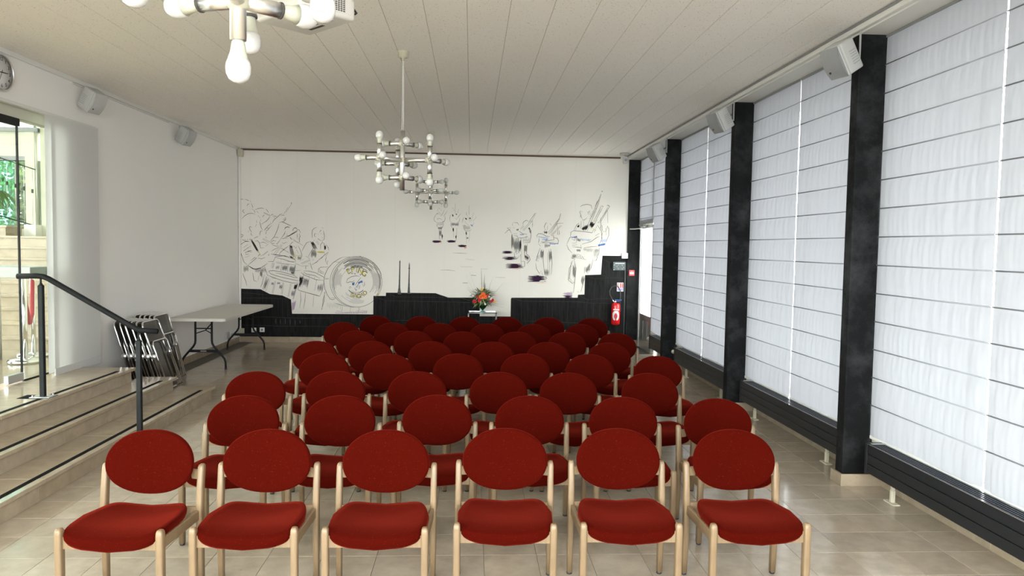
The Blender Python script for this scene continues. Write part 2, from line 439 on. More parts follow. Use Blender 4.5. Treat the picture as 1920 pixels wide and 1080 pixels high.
# exit door at the far right
d = struct('door_1', MB().box(2.985, 3.05, 12.90, 12.97, 0, 2.25, 'aluminium', bev=.004).box(2.985, 3.05, 11.97, 12.02, 0, 3.315, 'aluminium', bev=.004)
           .box(2.985, 3.05, 12.02, 12.90, 2.17, 2.25, 'aluminium').box(3.0, 3.04, 12.02, 12.90, 0, .60, 'aluminium', bev=.004)
           .box(3.0, 3.04, 12.02, 12.08, .6, 2.17, 'aluminium').box(3.0, 3.04, 12.84, 12.90, .6, 2.17, 'aluminium').box(3.0, 3.04, 12.08, 12.84, 2.10, 2.17, 'aluminium'))
MB().box(3.018, 3.024, 12.08, 12.84, .60, 2.10, 'frosted_film').build('door_glass', d)
MB().box(2.985, 3.0, 12.25, 12.32, .18, .50, 'grey_plastic', bev=.003).box(2.985, 3.0, 12.55, 12.62, .18, .50, 'grey_plastic', bev=.003).build('lower_panel', d)
MB().box(2.93, 2.998, 12.45, 12.72, 2.12, 2.175, 'grey_plastic', bev=.005).tube([(2.94, 12.6, 2.10), (2.86, 12.78, 2.09), (2.80, 12.90, 2.09)], .012, 'aluminium', 6).build('door_closer', d)
struct('window_7', MB().box(3.02, 3.025, 12.02, 12.97, 2.25, 3.315, 'glass').box(3.0, 3.05, 12.9, 12.98, 2.25, 3.315, 'aluminium'))
o = MB().box(2.35, 2.97, 11.95, 12.83, .0005, .009, 'mat_fibre', bev=.002).build('door_mat'); o['label'] = 'dark fibre doormat on the floor by the far right exit door'; o['category'] = 'doormat'
# eave and ground outside
struct('roof_eave', MB().box(3.5, 3.8, YF, YB+.3, 3.36, 3.50, 'eave'))
struct('ground_outside', MB().box(-40, 40, -30, 60, -.5, -.3, 'outside_ground'))

# ------------------------------------------------------------------ roman blinds
def blind(y0, y1, zt, zb, label, seed):
    rnd = random.Random(seed)
    t = thing('roman_blind', label, 'blind', (XBL, y0, 0), 0, 'white roman blinds along the window wall')
    w = y1-y0
    bz = [z for z in [3.103-.2075*k for k in range(13)] if z > zb+.08]
    lv = [zt]+bz+[zb]
    p0 = [rnd.uniform(0, 6.28) for _ in range(5)]; ph = [[a+rnd.uniform(-.9, .9) for a in p0] for _ in lv]
    f0 = (rnd.uniform(26, 34), rnd.uniform(48, 62), rnd.uniform(85, 120), rnd.uniform(11, 16), rnd.uniform(150, 190)); fr = [tuple(f*rnd.uniform(.985, 1.015) for f in f0) for _ in lv]
    am = [(rnd.uniform(.0012, .003), rnd.uniform(.001, .0024), rnd.uniform(.0006, .0015), rnd.uniform(.001, .003), .0005) for _ in lv]
    mb = MB(); per = 7; rows = []
    for b in range(len(lv)-1):
        for q in range(per): rows.append((b, q/per, lv[b]+(lv[b+1]-lv[b])*q/per))
    rows.append((len(lv)-2, 1, zb)); ny = int(w*115); vs = []
    for (b, q, z) in rows:
        env = .62+.38*sin(pi*q) if 0 < q < 1 else .55
        if b == 0: env *= .5
        for i in range(ny+1):
            y = w*i/ny; dx = 0
            for c in range(5):
                dx += (am[b][c]*(1-q)*sin(fr[b][c]*y+ph[b][c])+am[b+1][c]*q*sin(fr[b+1][c]*y+ph[b+1][c]))*(.55+.45*sin(3.1*y+1.7*b+c*2.3+4*q))
            E_ = min(1, min(y, w-y)/.07); billow = -.010*env*(1 if q > .35 else q/.35)*E_
            edge = .12+.88*E_
            sag = 0
            if z < .62: sag = .02*sin(7*y+seed)*((.62-z)/.25)*.6*E_
            yy = y + (.0015*sin(z*4+seed) if (i == 0 or i == ny) else 0)
            vs.append((dx*env*edge*1.25+billow+sag*.35, yy, z+.004*sin(5*y+seed)*env*E_))
    wd = ny+1
    fs = [(r*wd+i, r*wd+i+1, (r+1)*wd+i+1, (r+1)*wd+i) for r in range(len(rows)-1) for i in range(ny)]
    mb._add(vs, fs, 'blind_cloth', smooth=True); mb.build('blind_cloth', t, fix=False)
    for z in bz:
        MB().tube([(-.006, .0, z), (-.0065, w*.5, z-.001), (-.006, w, z)], .0042, 'white_plastic' if False else 'blind_cloth', 6).build('batten', t)
    MB().box(-.010, .03, 0, w, zt-.004, zt+.014, 'grey_plastic').build('head_rail', t)
    MB().box(-.008, .008, .005, w-.005, zb-.022, zb+.004, 'trim_white', bev=.004).build('bottom_bar', t)
    return t
names = {4: ('nearest bay, right of the nearest visible black pillar', ), 3: ('second bay', ), 2: ('third bay', )}
BL = [
 (4.03, 5.233, 3.30, .385, 'white roman blind hanging directly right of the nearest black pillar'),
 (2.765, 4.016, 3.30, .385, 'white roman blind cut off by the right edge of the picture'),
 (6.625, 7.738, 3.30, .385, 'white roman blind right beside the second black pillar, left half of its bay'),
 (5.355, 6.612, 3.30, .385, 'white roman blind in the second bay, partly behind the nearest black pillar'),
 (9.255, 10.438, 3.30, .385, 'white roman blind directly right of the third black pillar, lowest corner curled'),
 (7.86, 9.243, 3.30, .385, 'white roman blind of the third bay, partly behind the second black pillar'),
 (11.95, 12.97, 3.30, 2.17, 'short white roman blind ending above the exit door'),
 (10.56, 11.937, 3.30, .385, 'narrow looking white roman blind between the exit door and the third black pillar'),
]
for k, (a, b, zt, zb, lb) in enumerate(BL): blind(a, b, zt, zb, lb, k+3)
for (a, b) in ((1.43, 2.63), (.2, 1.41), (-1.15, .05)):
    t = blind(a, b, 3.30, .385, 'white roman blind beyond the right edge of the picture, %s' % {1.43: 'next to the last one shown', .2: 'second past the last one shown', -1.15: 'farthest past the last one shown'}[a], 40)
# cords
for (u0, v0, v1, lb) in ((1391.5, 440, 603, 'thin white blind cord with a small toggle beside the second black pillar'), (1268, 380, 537, 'thin white blind cord with a small toggle beside the third black pillar')):
    a = ray_hit(u0+3, v0, 0, XBL-.02); b = ray_hit(u0, v1, 0, XBL-.02)
    t = thing('blind_cord', lb, 'cord', (a.x, a.y, a.z), 0)
    MB().tube([(0, 0, 0), (0, 0, b.z-a.z)], .0025, 'white_cord', 5).tube([(0, .012, 0), (0, .012, b.z-a.z)], .0025, 'white_cord', 5).build('cord', t)
    MB().box(-.006, .006, -.006, .02, b.z-a.z-.055, b.z-a.z, 'cream_plastic', bev=.003).build('toggle', t)

# ------------------------------------------------------------------ radiators
def radiator(y0, y1, label, feet, valve):
    t = thing('convector_radiator', label, 'radiator', (2.85, y0, 0), 0, 'low dark convector radiators under the blinds')
    L = y1-y0; zb, zt = .165, .375
    h = (zt-zb)/3
    for k in range(3):
        MB().box(0, .012, .03, L-.03, zb+k*h+.0025, zb+(k+1)*h-.0025, 'radiator_grey', bev=.002).build('front_panel', t)
    MB().box(.012, .112, .0, L, zb+.01, zt-.03, 'radiator_grey').build('body', t)
    for s in (0, L-.03): MB().box(-.003, .118, s, s+.03, zb-.012, zt+.004, 'radiator_grey', bev=.003).build('end_cap', t)
    g = MB()
    for x in (.014, .036, .058, .08, .102): g.box(x, x+.006, .03, L-.03, zt-.012, zt, 'radiator_fin')
    n = int(L/.03)
    for k in range(n): g.box(.02, .105, .04+k*(L-.08)/n, .04+k*(L-.08)/n+.004, zt-.02, zt-.005, 'radiator_grey')
    g.box(.0, .003, .03, L-.03, zt-.002, zt+.0015, 'chrome').box(.106, .116, .03, L-.03, zt-.012, zt+.001, 'radiator_fin')
    g.build('grille', t)
    MB().box(.02, .12, L-.055, L-.035, zt, zt+.006, 'aluminium', bev=.001).build('clip', t)
    for fy in feet:
        MB().box(.075, .125, fy-y0-.06, fy-y0+.06, 0, .006, 'cream_metal').box(.09, .118, fy-y0-.014, fy-y0+.014, .006, .09, 'cream_metal', bev=.003).box(.094, .114, fy-y0-.01, fy-y0+.01, .09, .18, 'cream_metal').build('foot', t)
    if valve:
        v = MB().tube([(.03, L, .30), (.03, L+.05, .30)], .010, 'rubber', 8)
        v.lathe([(.012, 0), (.026, .008), (.029, .03), (.028, .06), (.02, .072), (.0, .074)], 'cream_plastic', (.03, L+.04, .30), 14, axis=(-.35, 1, 0)).build('thermostat_valve', t)
radiator(2.79, 5.06, 'long dark grey radiator under the nearest blinds at the right edge', [4.87, 3.3], False)
radiator(5.40, 7.53, 'dark grey radiator between the nearest and the second black pillar', [5.82, 7.367], False)
radiator(7.95, 10.06, 'dark grey radiator with a cream valve between the second and third black pillars', [8.4, 9.8], True)
radiator(10.62, 11.52, 'short dark grey radiator with a valve next to the exit door', [11.3], True)

# ------------------------------------------------------------------ steps and landing
SH, ST = .145, .315
def slab(t, x1, y1, ztop, k):
    zb = ztop-SH
    # riser stones
    y = y1; n = 0; rr = random.Random(k)
    while y > .8:
        L = rr.uniform(.95, 1.15); a = max(.8, y-L)
        MB().box(x1-.03, x1, a+.0008, y-.0008, zb, ztop-.03, 'step_stone', bev=.001).build('riser_stone', t); y = a
    MB().box(max(-4.046, x1-.9), x1-.03, y1-.03, y1, zb, ztop-.03, 'step_stone').build('end_stone', t)
    y = y1+.05; c = 0
    while y > .8:
        a = max(.8, y-rr.uniform(1.0, 1.2))
        MB().box(x1-.36 if k < 2 else -4.046, x1+.025, a+.0008, y-.0008, ztop-.03, ztop, 'step_stone', bev=.003).build('tread_stone', t); y = a
    MB().box(x1-.062, x1-.025, 1.0, y1-.20, ztop, ztop+.0025, 'grip_black').build('grip_strip', t)
st = thing('entrance_steps', 'three pale stone steps with black grip strips leading up to the glass doors', 'steps', (0, 0, 0))
for k, (x1, y1) in enumerate(((-2.85, 8.20), (-3.168, 7.95), (-3.478, 7.68))): slab(st, x1, y1, SH*(k+1), k)
MB().box(-4.04, -3.5, .8, 7.6, 0.0, .40, 'step_stone').build('core', st)
# foyer floor
fl = struct('floor_foyer', MB().box(-7.9, XL, YF, 7.49, .30, .425, 'grout').box(-7.9, XL-.14, 7.49, 11.6, .30, .425, 'grout'))
for a in range(14):
    for b in range(5):
        x0, y0 = -4.20-.6*(b+1), 8.9-.6*(a+1)
        MB().box(x0+.001, x0+.599, y0+.001, y0+.599, .42, .435, 'step_stone').build('floor_tile', fl)
struct('floor_landing_west', MB().box(-4.199, XL, YF, 7.49, .42, .4345, 'step_stone').box(-7.9, -7.21, YF, 8.9, .42, .435, 'step_stone'))
struct('floor_landing_south', MB().box(XL, -3.478, YF, .8, 0, .435, 'step_stone'))
# handrail
hr = thing('handrail', 'black tubular handrail on two square posts crossing the stone steps', 'handrail', (-2.76, 6.235, 0))
def post(x, z0, z1):
    MB().box(x-.019, x+.019, -.019, .019, z0, z1, 'dark_metal', bev=.003).tube([(x, 0, z1), (x, 0, z1+.07)], .008, 'dark_metal', 8).lathe([(.018, 0), (.008, .02)], 'dark_metal', (x, 0, z1)).build('post', hr)
post(-.78, .435, 1.365); post(.0, 0, .915)
MB().tube([(-.965, 0, 1.437), (-.81, 0, 1.442), (-.76, 0, 1.437), (-.715, 0, 1.418), (0-.06, 0, 1.035), (-.02, 0, 1.012), (.02, 0, 1.0), (.155, 0, .992)], .0225, 'black_tube', 16).build('rail', hr)
MB().box(-.86, -.70, -.06, .06, .435, .443, 'aluminium', bev=.001).lathe([(.008, 0), (.008, .012), (.0, .014)], 'aluminium', (-.84, -.04, .443)).lathe([(.008, 0), (.008, .012), (0, .014)], 'aluminium', (-.72, .04, .443)).build('foot_plate', hr)
MB().box(-.95, -.70, -.075, .075, .4355, .437, 'grip_black').build('floor_pad', hr)

# glass doors
gd = struct('door_2', MB().box(XL-.075, XL-.063, 5.4, 6.93, .47, 2.81, 'door_glass_tint'))
MB().box(XL-.09, XL-.05, 6.70, 6.93, .445, .52, 'aluminium', bev=.004).build('patch_fitting', gd)
MB().box(XL-.09, XL-.05, 6.66, 6.95, 2.76, 2.83, 'dark_metal', bev=.004).build('patch_fitting', gd)
MB().box(XL-.078, XL-.060, 6.925, 6.935, .47, 2.81, 'dark_metal').build('glass_edge', gd)
struct('window_8', MB().box(XL-.075, XL-.063, 6.95, 7.50, .437, 2.83, 'door_glass_tint').box(XL-.08, XL-.055, 6.95, 7.50, .4355, .443, 'grip_black'))
struct('window_9', MB().box(XL-.075, XL-.063, YF, 5.38, .437, 2.83, 'door_glass_tint'))
# curtain panel
ct = thing('curtain_panel', 'flat white sliding curtain panel hanging beside the glass doors', 'curtain', (XL, 0, 0))
def cur(y0, y1, zb, x0, name, ph):
    MB().grid(lambda a, b: (x0+.0015*sin(9*(y0+(y1-y0)*a)+ph)*(1-b*.5)+.004*b, y0+(y1-y0)*a, zb+(2.918-zb)*b), 40, 24, 'curtain_cloth').build(name, ct, fix=False)
cur(7.235, 8.115, .44, .060, 'curtain_cloth', 0); cur(7.175, 7.30, .46, .035, 'curtain_cloth', 2)
MB().box(.054, .066, 7.235, 8.115, .42, .50, 'curtain_cloth').build('hem', ct)

# ------------------------------------------------------------------ foyer beyond the glass
fs = thing('foyer_staircase', 'pale stone staircase rising behind the glass doors', 'staircase', (-5.9, 8.9, .435))
for k in range(10):
    xr = 1.69 if k < 9 else -.86
    MB().box(-1.7, xr, k*.24, 2.55, k*.15+.0, k*.15+.12, 'step_stone').build('riser', fs)
    MB().box(-1.7, xr+(.03 if k == 9 else 0), k*.24-.025, 2.55, k*.15+.12, k*.15+.15, 'step_stone', bev=.003).build('tread', fs)
YW = 11.66
struct('wall_foyer_back', MB().box(-7.9, -4.17, YW, YW+.15, .43, 1.90, 'cream_wall').box(-7.9, -6.80, YW, YW+.15, 3.0, 3.37, 'cream_wall')
       .box(-7.9, -6.80, YW-.02, YW+.15, 2.937, 3.0, 'grey_plastic').box(-7.9, -6.6, YW-.05, YW+.15, 3.37, 3.43, 'grey_plastic')
       .box(-6.80, -6.66, YW-.03, YW+.15, 1.9, 3.37, 'cream_wall').box(-6.59, -4.17, YW, YW+.15, 1.9, 4.3, 'cream_wall')
       .box(-6.76, -6.59, 11.50, YW, 1.785, 1.96, 'white_plaster'))
struct('window_10', MB().box(-7.9, -7.02, YW+.06, YW+.066, 1.9, 2.94, 'teal_glass').box(-7.02, -6.6, YW+.06, YW+.066, 1.9, 2.94, 'tinted_glass').box(-7.9, -6.6, YW+.06, YW+.066, 3.43, 4.3, 'tinted_glass'))  # left pane's teal tint imitates a reflection in the glass
struct('window_11', MB().box(-7.9, -7.89, YF, YW, .435, 4.2, 'west_glass').box(-7.93, -7.86, 2.0, 2.08, .435, 4.2, 'aluminium').box(-7.93, -7.86, 5.6, 5.68, .435, 4.2, 'aluminium'))
struct('ceiling_foyer', MB().box(-7.9, XL-.12, YF, YW+.15, 4.2, 4.3, 'white_plaster'))
struct('wall_foyer_right', MB().box(XL-.13, XL-.12, 7.5, YW, .435, 4.2, 'cream_wall').box(XL-.13, XL-.12, YF, 7.5, 2.95, 4.2, 'cream_wall'))
rl = thing('stair_railing', 'thin grey metal railing sloping across the foyer window', 'railing', (-6.6, YW-.09, 0))
MB().tube([(0, 0, 2.788), (-1.8, 0, 3.373)], .007, 'dark_metal', 6).build('top_rail', rl)
MB().tube([(0, 0, 1.935), (-1.8, 0, 2.44)], .009, 'dark_metal', 6).build('bottom_rail', rl)
for k in range(12):
    x = -.065-.123*k
    b = MB().tube([(x, 0, 1.935-.28*x), (x, 0, 2.788-.325*x)], .0045, 'aluminium', 6).box(x-.010, x+.010, -.012, .012, 2.45-.3*x-.03, 2.45-.3*x+.03, 'dark_metal').build('baluster', rl)
MB().tube([(0, 0, 1.9), (0, 0, 3.4)], .008, 'aluminium', 6).build('end_post', rl)
for k, (x, y, z, lb) in enumerate(((-4.703, 7.98, .435, 'chrome rope stanchion nearest the glass door, round base in front'), (-4.86, 8.40, .435, 'chrome rope stanchion standing behind the nearer one'))):
    t = thing('rope_stanchion', lb, 'stanchion', (x, y, z))
    MB().lathe([(.165, 0), (.165, .03), (.15, .045), (.03, .055), (0, .056)], 'chrome', seg=28).build('base', t)
    MB().tube([(0, 0, .05), (0, 0, .93)], .026, 'chrome', 14).lathe([(.03, 0), (.036, .02), (.03, .05), (0, .055)], 'chrome', (0, 0, .93)).build('pole', t)
MB().tube([(-4.703, 7.98, 1.30), (-4.72, 8.03, 1.05), (-4.75, 8.15, .84), (-4.80, 8.28, .92), (-4.84, 8.36, 1.15), (-4.86, 8.40, 1.31)], .022, 'red_belt', 10).build('stanchion_rope').__setitem__('label', 'dark red rope drooping between the two chrome stanchions')
bpy.data.objects['stanchion_rope']['category'] = 'rope'
dk = thing('display_desk', 'white desk with a thick top behind the glass door', 'desk', (-4.2, 7.23, .435))
MB().box(-1.5, 0, 0, .5, .935, 1.04, 'white_plastic', bev=.004).build('desk_top', dk)
MB().box(-1.45, -1.38, .05, .45, 0, .935, 'white_plastic').build('leg', dk)
# plant on a stand
pl = thing('potted_palm', 'green potted palm with drooping leaves on a grey metal stand in the foyer', 'plant', (-5.42, 8.2, .435))
MB().lathe([(.12, .0), (.17, .32), (.15, .32), (.13, .26), (0, .26)], 'terracotta').build('pot', pl)
MB().tube([(.36, -.05, 0), (.36, -.05, 1.55)], .012, 'aluminium', 8).tube([(.33, -.05, 0), (.33, -.05, 1.55)], .008, 'aluminium', 8).box(-.1, .14, -.10, -.01, .0, .02, 'aluminium').build('stand', pl)
def blade(mb, p0, dirv, L, w, droop, m, n=6):
    d = Vector(dirv).normalized(); side = d.cross(Vector((0, 0, 1))).normalized(); vs = []
    for i in range(n+1):
        t = i/n; c = Vector(p0)+d*L*t+Vector((0, 0, -droop*t*t)); ww = w*(sin(pi*min(1, t*.9+.1)))+.0008
        vs += [c-side*ww, c+Vector((0, 0, .25*ww)), c+side*ww]
    fs = []
    for i in range(n):
        a = i*3; fs += [(a, a+1, a+4, a+3), (a+1, a+2, a+5, a+4)]
    mb._add(vs, fs, m)
mb = MB(); rnd = random.Random(5)
for s in range(7):
    a = rnd.uniform(0, 6.28); top = Vector((.20+.10*cos(a), .10*sin(a), 1.62+rnd.uniform(-.05, .22)))
    mb.tube([(0, 0, .26), top*.5+Vector((0, 0, .6)), top], .006, 'leaf', 5)
    for q in range(8):
        b = a+(q-4)*.5; blade(mb, top, (cos(b), sin(b), .35), rnd.uniform(.2, .30), .013, rnd.uniform(.18, .30), 'leaf')
mb.build('leaves', pl, kind='stuff', fix=False)
# trees outside
def tree(x, y, zc, r, n, label, seed):
    rnd = random.Random(seed); t = thing('tree', label, 'tree', (x, y, -.3))
    MB().tube([(0, 0, 0), (.05, 0, zc*.6), (0, .1, zc+r*.3)], [.14, .10, .04], 'bark', 8).build('trunk', t)
    mb = MB()
    for k in range(n):
        a, b = rnd.uniform(0, 6.28), rnd.uniform(-1, 1); q = r*rnd.uniform(.45, 1)**.5*(.75+.25*sin(3*a+seed)); s = (1-b*b)**.5
        c = Vector((q*s*cos(a), q*s*sin(a), zc+.3+q*b*1.1)); e = rnd.uniform(.04, .09)
        d1 = Vector((rnd.gauss(0, 1), rnd.gauss(0, 1), rnd.gauss(0, .7))).normalized()*e; d2 = d1.orthogonal().normalized()*e*.5
        mb._add([c-d1, c+d2, c+d1, c-d2+Vector((0, 0, -e*.2))], [(0, 1, 2, 3)], 'tree_leaf')
    mb.build('crown', t, kind='stuff', fix=False)
tree(-9.3, 15.5, 2.2, 1.5, 5200, 'bushy light green tree seen through the foyer window by the railing', 1)
tree(-9.8, 20.5, 5.0, 2.0, 6000, 'taller yellow green tree seen above the foyer beam', 2)
tree(-13.6, 17.0, 3.2, 1.9, 5000, 'green tree at the left edge beyond the foyer glass', 3)

# ------------------------------------------------------------------ chairs
def se(a, n): return abs(cos(a))**(2/n)*(1 if cos(a) >= 0 else -1), abs(sin(a))**(2/n)*(1 if sin(a) >= 0 else -1)
def cushion_seat():
    mb = MB(); seg, rings = 44, 9; top = []; bot = []
    def plan(a):
        c, s = se(a, 6.0 if sin(a) < 0 else 5.0); y = s*(.218 if s < 0 else .212); wd = .235 if y < 0 else .235-.034*(y/.212)
        if s < 0: wd -= .004
        return c*wd, y-.018
    def zt(x, y, r):
        f = (-y-.018+.2)/.4
        dish = .396+.014*(abs(x)/.2)**2-.012*math.exp(-((y-.05)/.12)**2)*(1-(abs(x)/.22)**2)
        if y < -.12: dish -= ((-.12-y)/.11)**2*.018
        if y > .10: dish += ((y-.10)/.1)*.014*(abs(x)/.2)**1.5
        return dish+.012
    s_f = [max(0, -se(2*pi*i/seg, 6.0)[1]) for i in range(seg)]
    ring = []
    for k in range(rings):
        r = (k/(rings-1)); row = []
        for i in range(seg):
            a = 2*pi*i/seg; px, py = plan(a); R = r*.972
            row.append((px*R, (py+.018)*R-.018, zt(px*R, (py+.018)*R-.018, R)))
        ring.append(row)
    for (R, dz) in ((.990, -.005), (1.0, -.015), (.998, -.028), (.972, -.040), (.0, -.040)):
        row = []
        for i in range(seg):
            a = 2*pi*i/seg; px, py = plan(a)
            z = zt(px*.972, (py+.018)*.972-.018, 1)+dz
            if dz <= -.040: z = min(z, .380)
            z -= .017*s_f[i]**2*max(0, 1-(px/.225)**2)*min(1, max(0, (-dz-.004)/.028))
            row.append((px*R, (py+.018)*R-.018, z))
        ring.append(row)
    vs = [v for row in ring for v in row]; fs = []
    for k in range(len(ring)-1):
        for i in range(seg):
            if k == 0: fs.append((k*seg, (k+1)*seg+i, (k+1)*seg+(i+1) % seg)); continue
            fs.append((k*seg+i, (k+1)*seg+i, (k+1)*seg+(i+1) % seg, k*seg+(i+1) % seg))
    # centre ring collapses
    vs2 = list(vs)
    mb._add(vs2, fs, 'red_fabric', smooth=True)
    bmesh.ops.remove_doubles(mb.bm, verts=mb.bm.verts, dist=.0004)
    return mb.mesh('seat')
def cushion_back():
    mb = MB(); seg, rings = 52, 8; ring = []
    W2, HU, HL = .222, .158, .158
    def P(a, R):
        c, s = se(a, 2.12); x = c*W2*R; z = s*(HU if s > 0 else HL)*R
        x *= 1+.03*(-s if s < 0 else -s*.6)*.5
        return x, z
    def bend(x, z): return -.030*(x/.22)**2+.16*z
    for k in range(rings+1):
        R = k/rings*.94; ring.append([(lambda p: (p[0], bend(*p)-.020*(1-.25*(k/rings)**3), p[1]))(P(2*pi*i/seg, R)) for i in range(seg)])
    for R, o in ((.975, -.011), (.993, -.004), (1.0, .004), (.99, .013), (.96, .017), (.5, .019), (0, .019)):
        ring.append([(lambda p: (p[0], bend(*p)+o, p[1]))(P(2*pi*i/seg, R)) for i in range(seg)])
    vs = [v for r in ring for v in r]
    fs = [(k*seg+i, (k+1)*seg+i, (k+1)*seg+(i+1) % seg, k*seg+(i+1) % seg) for k in range(len(ring)-1) for i in range(seg)]
    mb._add(vs, fs, 'red_fabric', smooth=True)
    bmesh.ops.dissolve_degenerate(mb.bm, dist=.0003, edges=mb.bm.edges); bmesh.ops.remove_doubles(mb.bm, verts=mb.bm.verts, dist=.0004)
    return mb.mesh('backrest')
def rrect(hx, hy, r, n=3):
    out = []
    for sx, sy, a0 in ((1, 1, 0), (-1, 1, 90), (-1, -1, 180), (1, -1, 270)):
        for k in range(n+1):
            a = radians(a0+90*k/n); out.append((sx*(hx-r)+r*cos(a), sy*(hy-r)+r*sin(a)))
    return out
def leg_mesh(pts, hx, hy, name):
    # pts: list of (x, y, z, scale) up the leg, rounded top
    mb = MB(); P = rrect(hx, hy, .010); n = len(P); vs = []
    for (x, y, z, s) in pts:
        for (a, b) in P: vs.append((x+a*s, y+b*s, z))
    fs = [(k*n+i, k*n+(i+1) % n, (k+1)*n+(i+1) % n, (k+1)*n+i) for k in range(len(pts)-1) for i in range(n)]
    fs += [tuple(range(n))[::-1], tuple((len(pts)-1)*n+i for i in range(n))]
    mb._add(vs, fs, 'beech', smooth=True)
    for f in mb.bm.faces:
        if len(f.verts) > 4: f.smooth = False
    return mb.mesh(name)
FY, RY, FX, RX = -.205, .205, .230, .243
def front_leg(sx): return leg_mesh([(sx*FX, FY, .012, .9), (sx*FX, FY, .2, 1), (sx*FX, FY, .405, 1), (sx*FX, FY, .422, .93), (sx*FX, FY, .431, .72), (sx*FX, FY, .434, .45)], .0165, .021, 'leg')
def rear_leg(sx): return leg_mesh([(sx*RX, RY-.004, .012, .85), (sx*RX, RY-.012, .2, 1), (sx*RX, RY-.016, .38, 1.05), (sx*RX, RY-.004, .50, 1), (sx*RX, RY+.008, .582, 1), (sx*RX, RY+.011, .600, .93), (sx*RX, RY+.012, .609, .72), (sx*RX, RY+.012, .612, .45)], .0155, .022, 'leg')
glide = MB().lathe([(.013, 0), (.015, .004), (.014, .014)], 'rubber', seg=10).mesh('glide')
FL = {s: front_leg(s) for s in (-1, 1)}; RL = {s: rear_leg(s) for s in (-1, 1)}
frail = MB().prism([(-.215, .338), (.215, .338), (.215, .395), (.18, .388), (.12, .379), (0, .375), (-.12, .379), (-.18, .388), (-.215, .395)], FY-.003, FY+.014, 'beech', 'xz').mesh('front_rail')
rrail = MB().box(-.23, .23, RY-.026, RY-.006, .338, .400, 'beech', bev=.003).mesh('rear_rail')
srail = MB().box(-.010, .010, FY+.01, RY-.03, .336, .388, 'beech', bev=.003).mesh('side_rail')
seat_me, back_me = cushion_seat(), cushion_back()
block = MB().box(-.030, .030, -.010, .010, -.024, .024, 'beech', bev=.004).mesh('back_block')
def make_chair():
    t = thing('stacking_chair', 'x', 'chair', group='red oval-backed beech chairs set out in eight rows')
    for s in (-1, 1):
        l = part('leg', FL[s], t); part('glide', glide, l, (s*FX, FY, 0))
        l = part('leg', RL[s], t); part('glide', glide, l, (s*RX, RY-.004, 0))
        part('side_rail', srail, t, (s*.232, 0, 0), (0, 0, s*-.03))
        part('back_block', block, t, (s*.222, RY+.006, .560), (0, 0, s*-.25))
    part('front_rail', frail, t); part('rear_rail', rrail, t)
    part('seat', seat_me, t); part('backrest', back_me, t, (0, RY-.008, .626))
    return t
CH = [
[(-1.605, 3.77, 4.4), (-1.028, 3.785, .8), (-.424, 3.775, 1.3), (.190, 3.815, 2.6), (.788, 3.815, 1.2), (1.405, 3.80, -.4)],
[(-1.406, 4.634, 1), (-.813, 4.645, 0), (-.205, 4.675, 1), (.386, 4.665, 1), (.986, 4.638, 0), (1.591, 4.60, -1)],
[(-1.585, 5.515, 2), (-1.005, 5.548, 0), (-.396, 5.552, 1), (.219, 5.551, 0), (.752, 5.54, 0), (1.382, 5.547, 0)],
[(-1.268, 6.455, 0), (-.712, 6.44, 1), (-.106, 6.49, 0), (.491, 6.52, 0), (1.074, 6.52, 0), (1.675, 6.45, -2)],
[(-1.518, 7.28, 1), (-.981, 7.30, 0), (-.395, 7.32, 0), (.222, 7.33, 1), (.780, 7.33, 0), (1.402, 7.33, 0)],
[(-1.259, 8.19, 0), (-.634, 8.22, 1), (-.086, 8.20, 0), (.525, 8.22, 0), (1.088, 8.22, 0), (1.655, 8.19, 0)],
[(-1.571, 9.07, 0), (-.962, 9.07, 0), (-.382, 9.06, 1), (.205, 9.06, 0), (.785, 9.06, 0), (1.382, 9.09, 0)],
[(-1.269, 9.93, 0), (-.667, 9.93, 0), (-.084, 9.93, 0), (.491, 9.95, 0), (1.059, 9.95, 0), (1.650, 9.91, 0)]]
ORD = ['front', 'second', 'third', 'fourth', 'fifth', 'sixth', 'seventh', 'back']
CO = ['leftmost', 'second from the left', 'third from the left', 'third from the right', 'second from the right', 'rightmost']
proto = make_chair(); index_tree(proto); first = True
for r, row in enumerate(CH):
    for c, (x, y, a) in enumerate(row):
        o = proto if first else copy_tree(proto); first = False
        a = radians(a*.7); o.rotation_euler = (0, 0, -a)
        # the backrest line sits at (x, y): move the chair so that its rear legs stand there
        o.location = (x+sin(-a)*RY*1, y-cos(a)*RY, 0)
        o['label'] = 'red oval-backed beech chair, %s in the %s row%s' % (CO[c], ORD[r], '' if r not in (0, 7) else (' nearest the camera' if r == 0 else ' nearest the painted wall'))

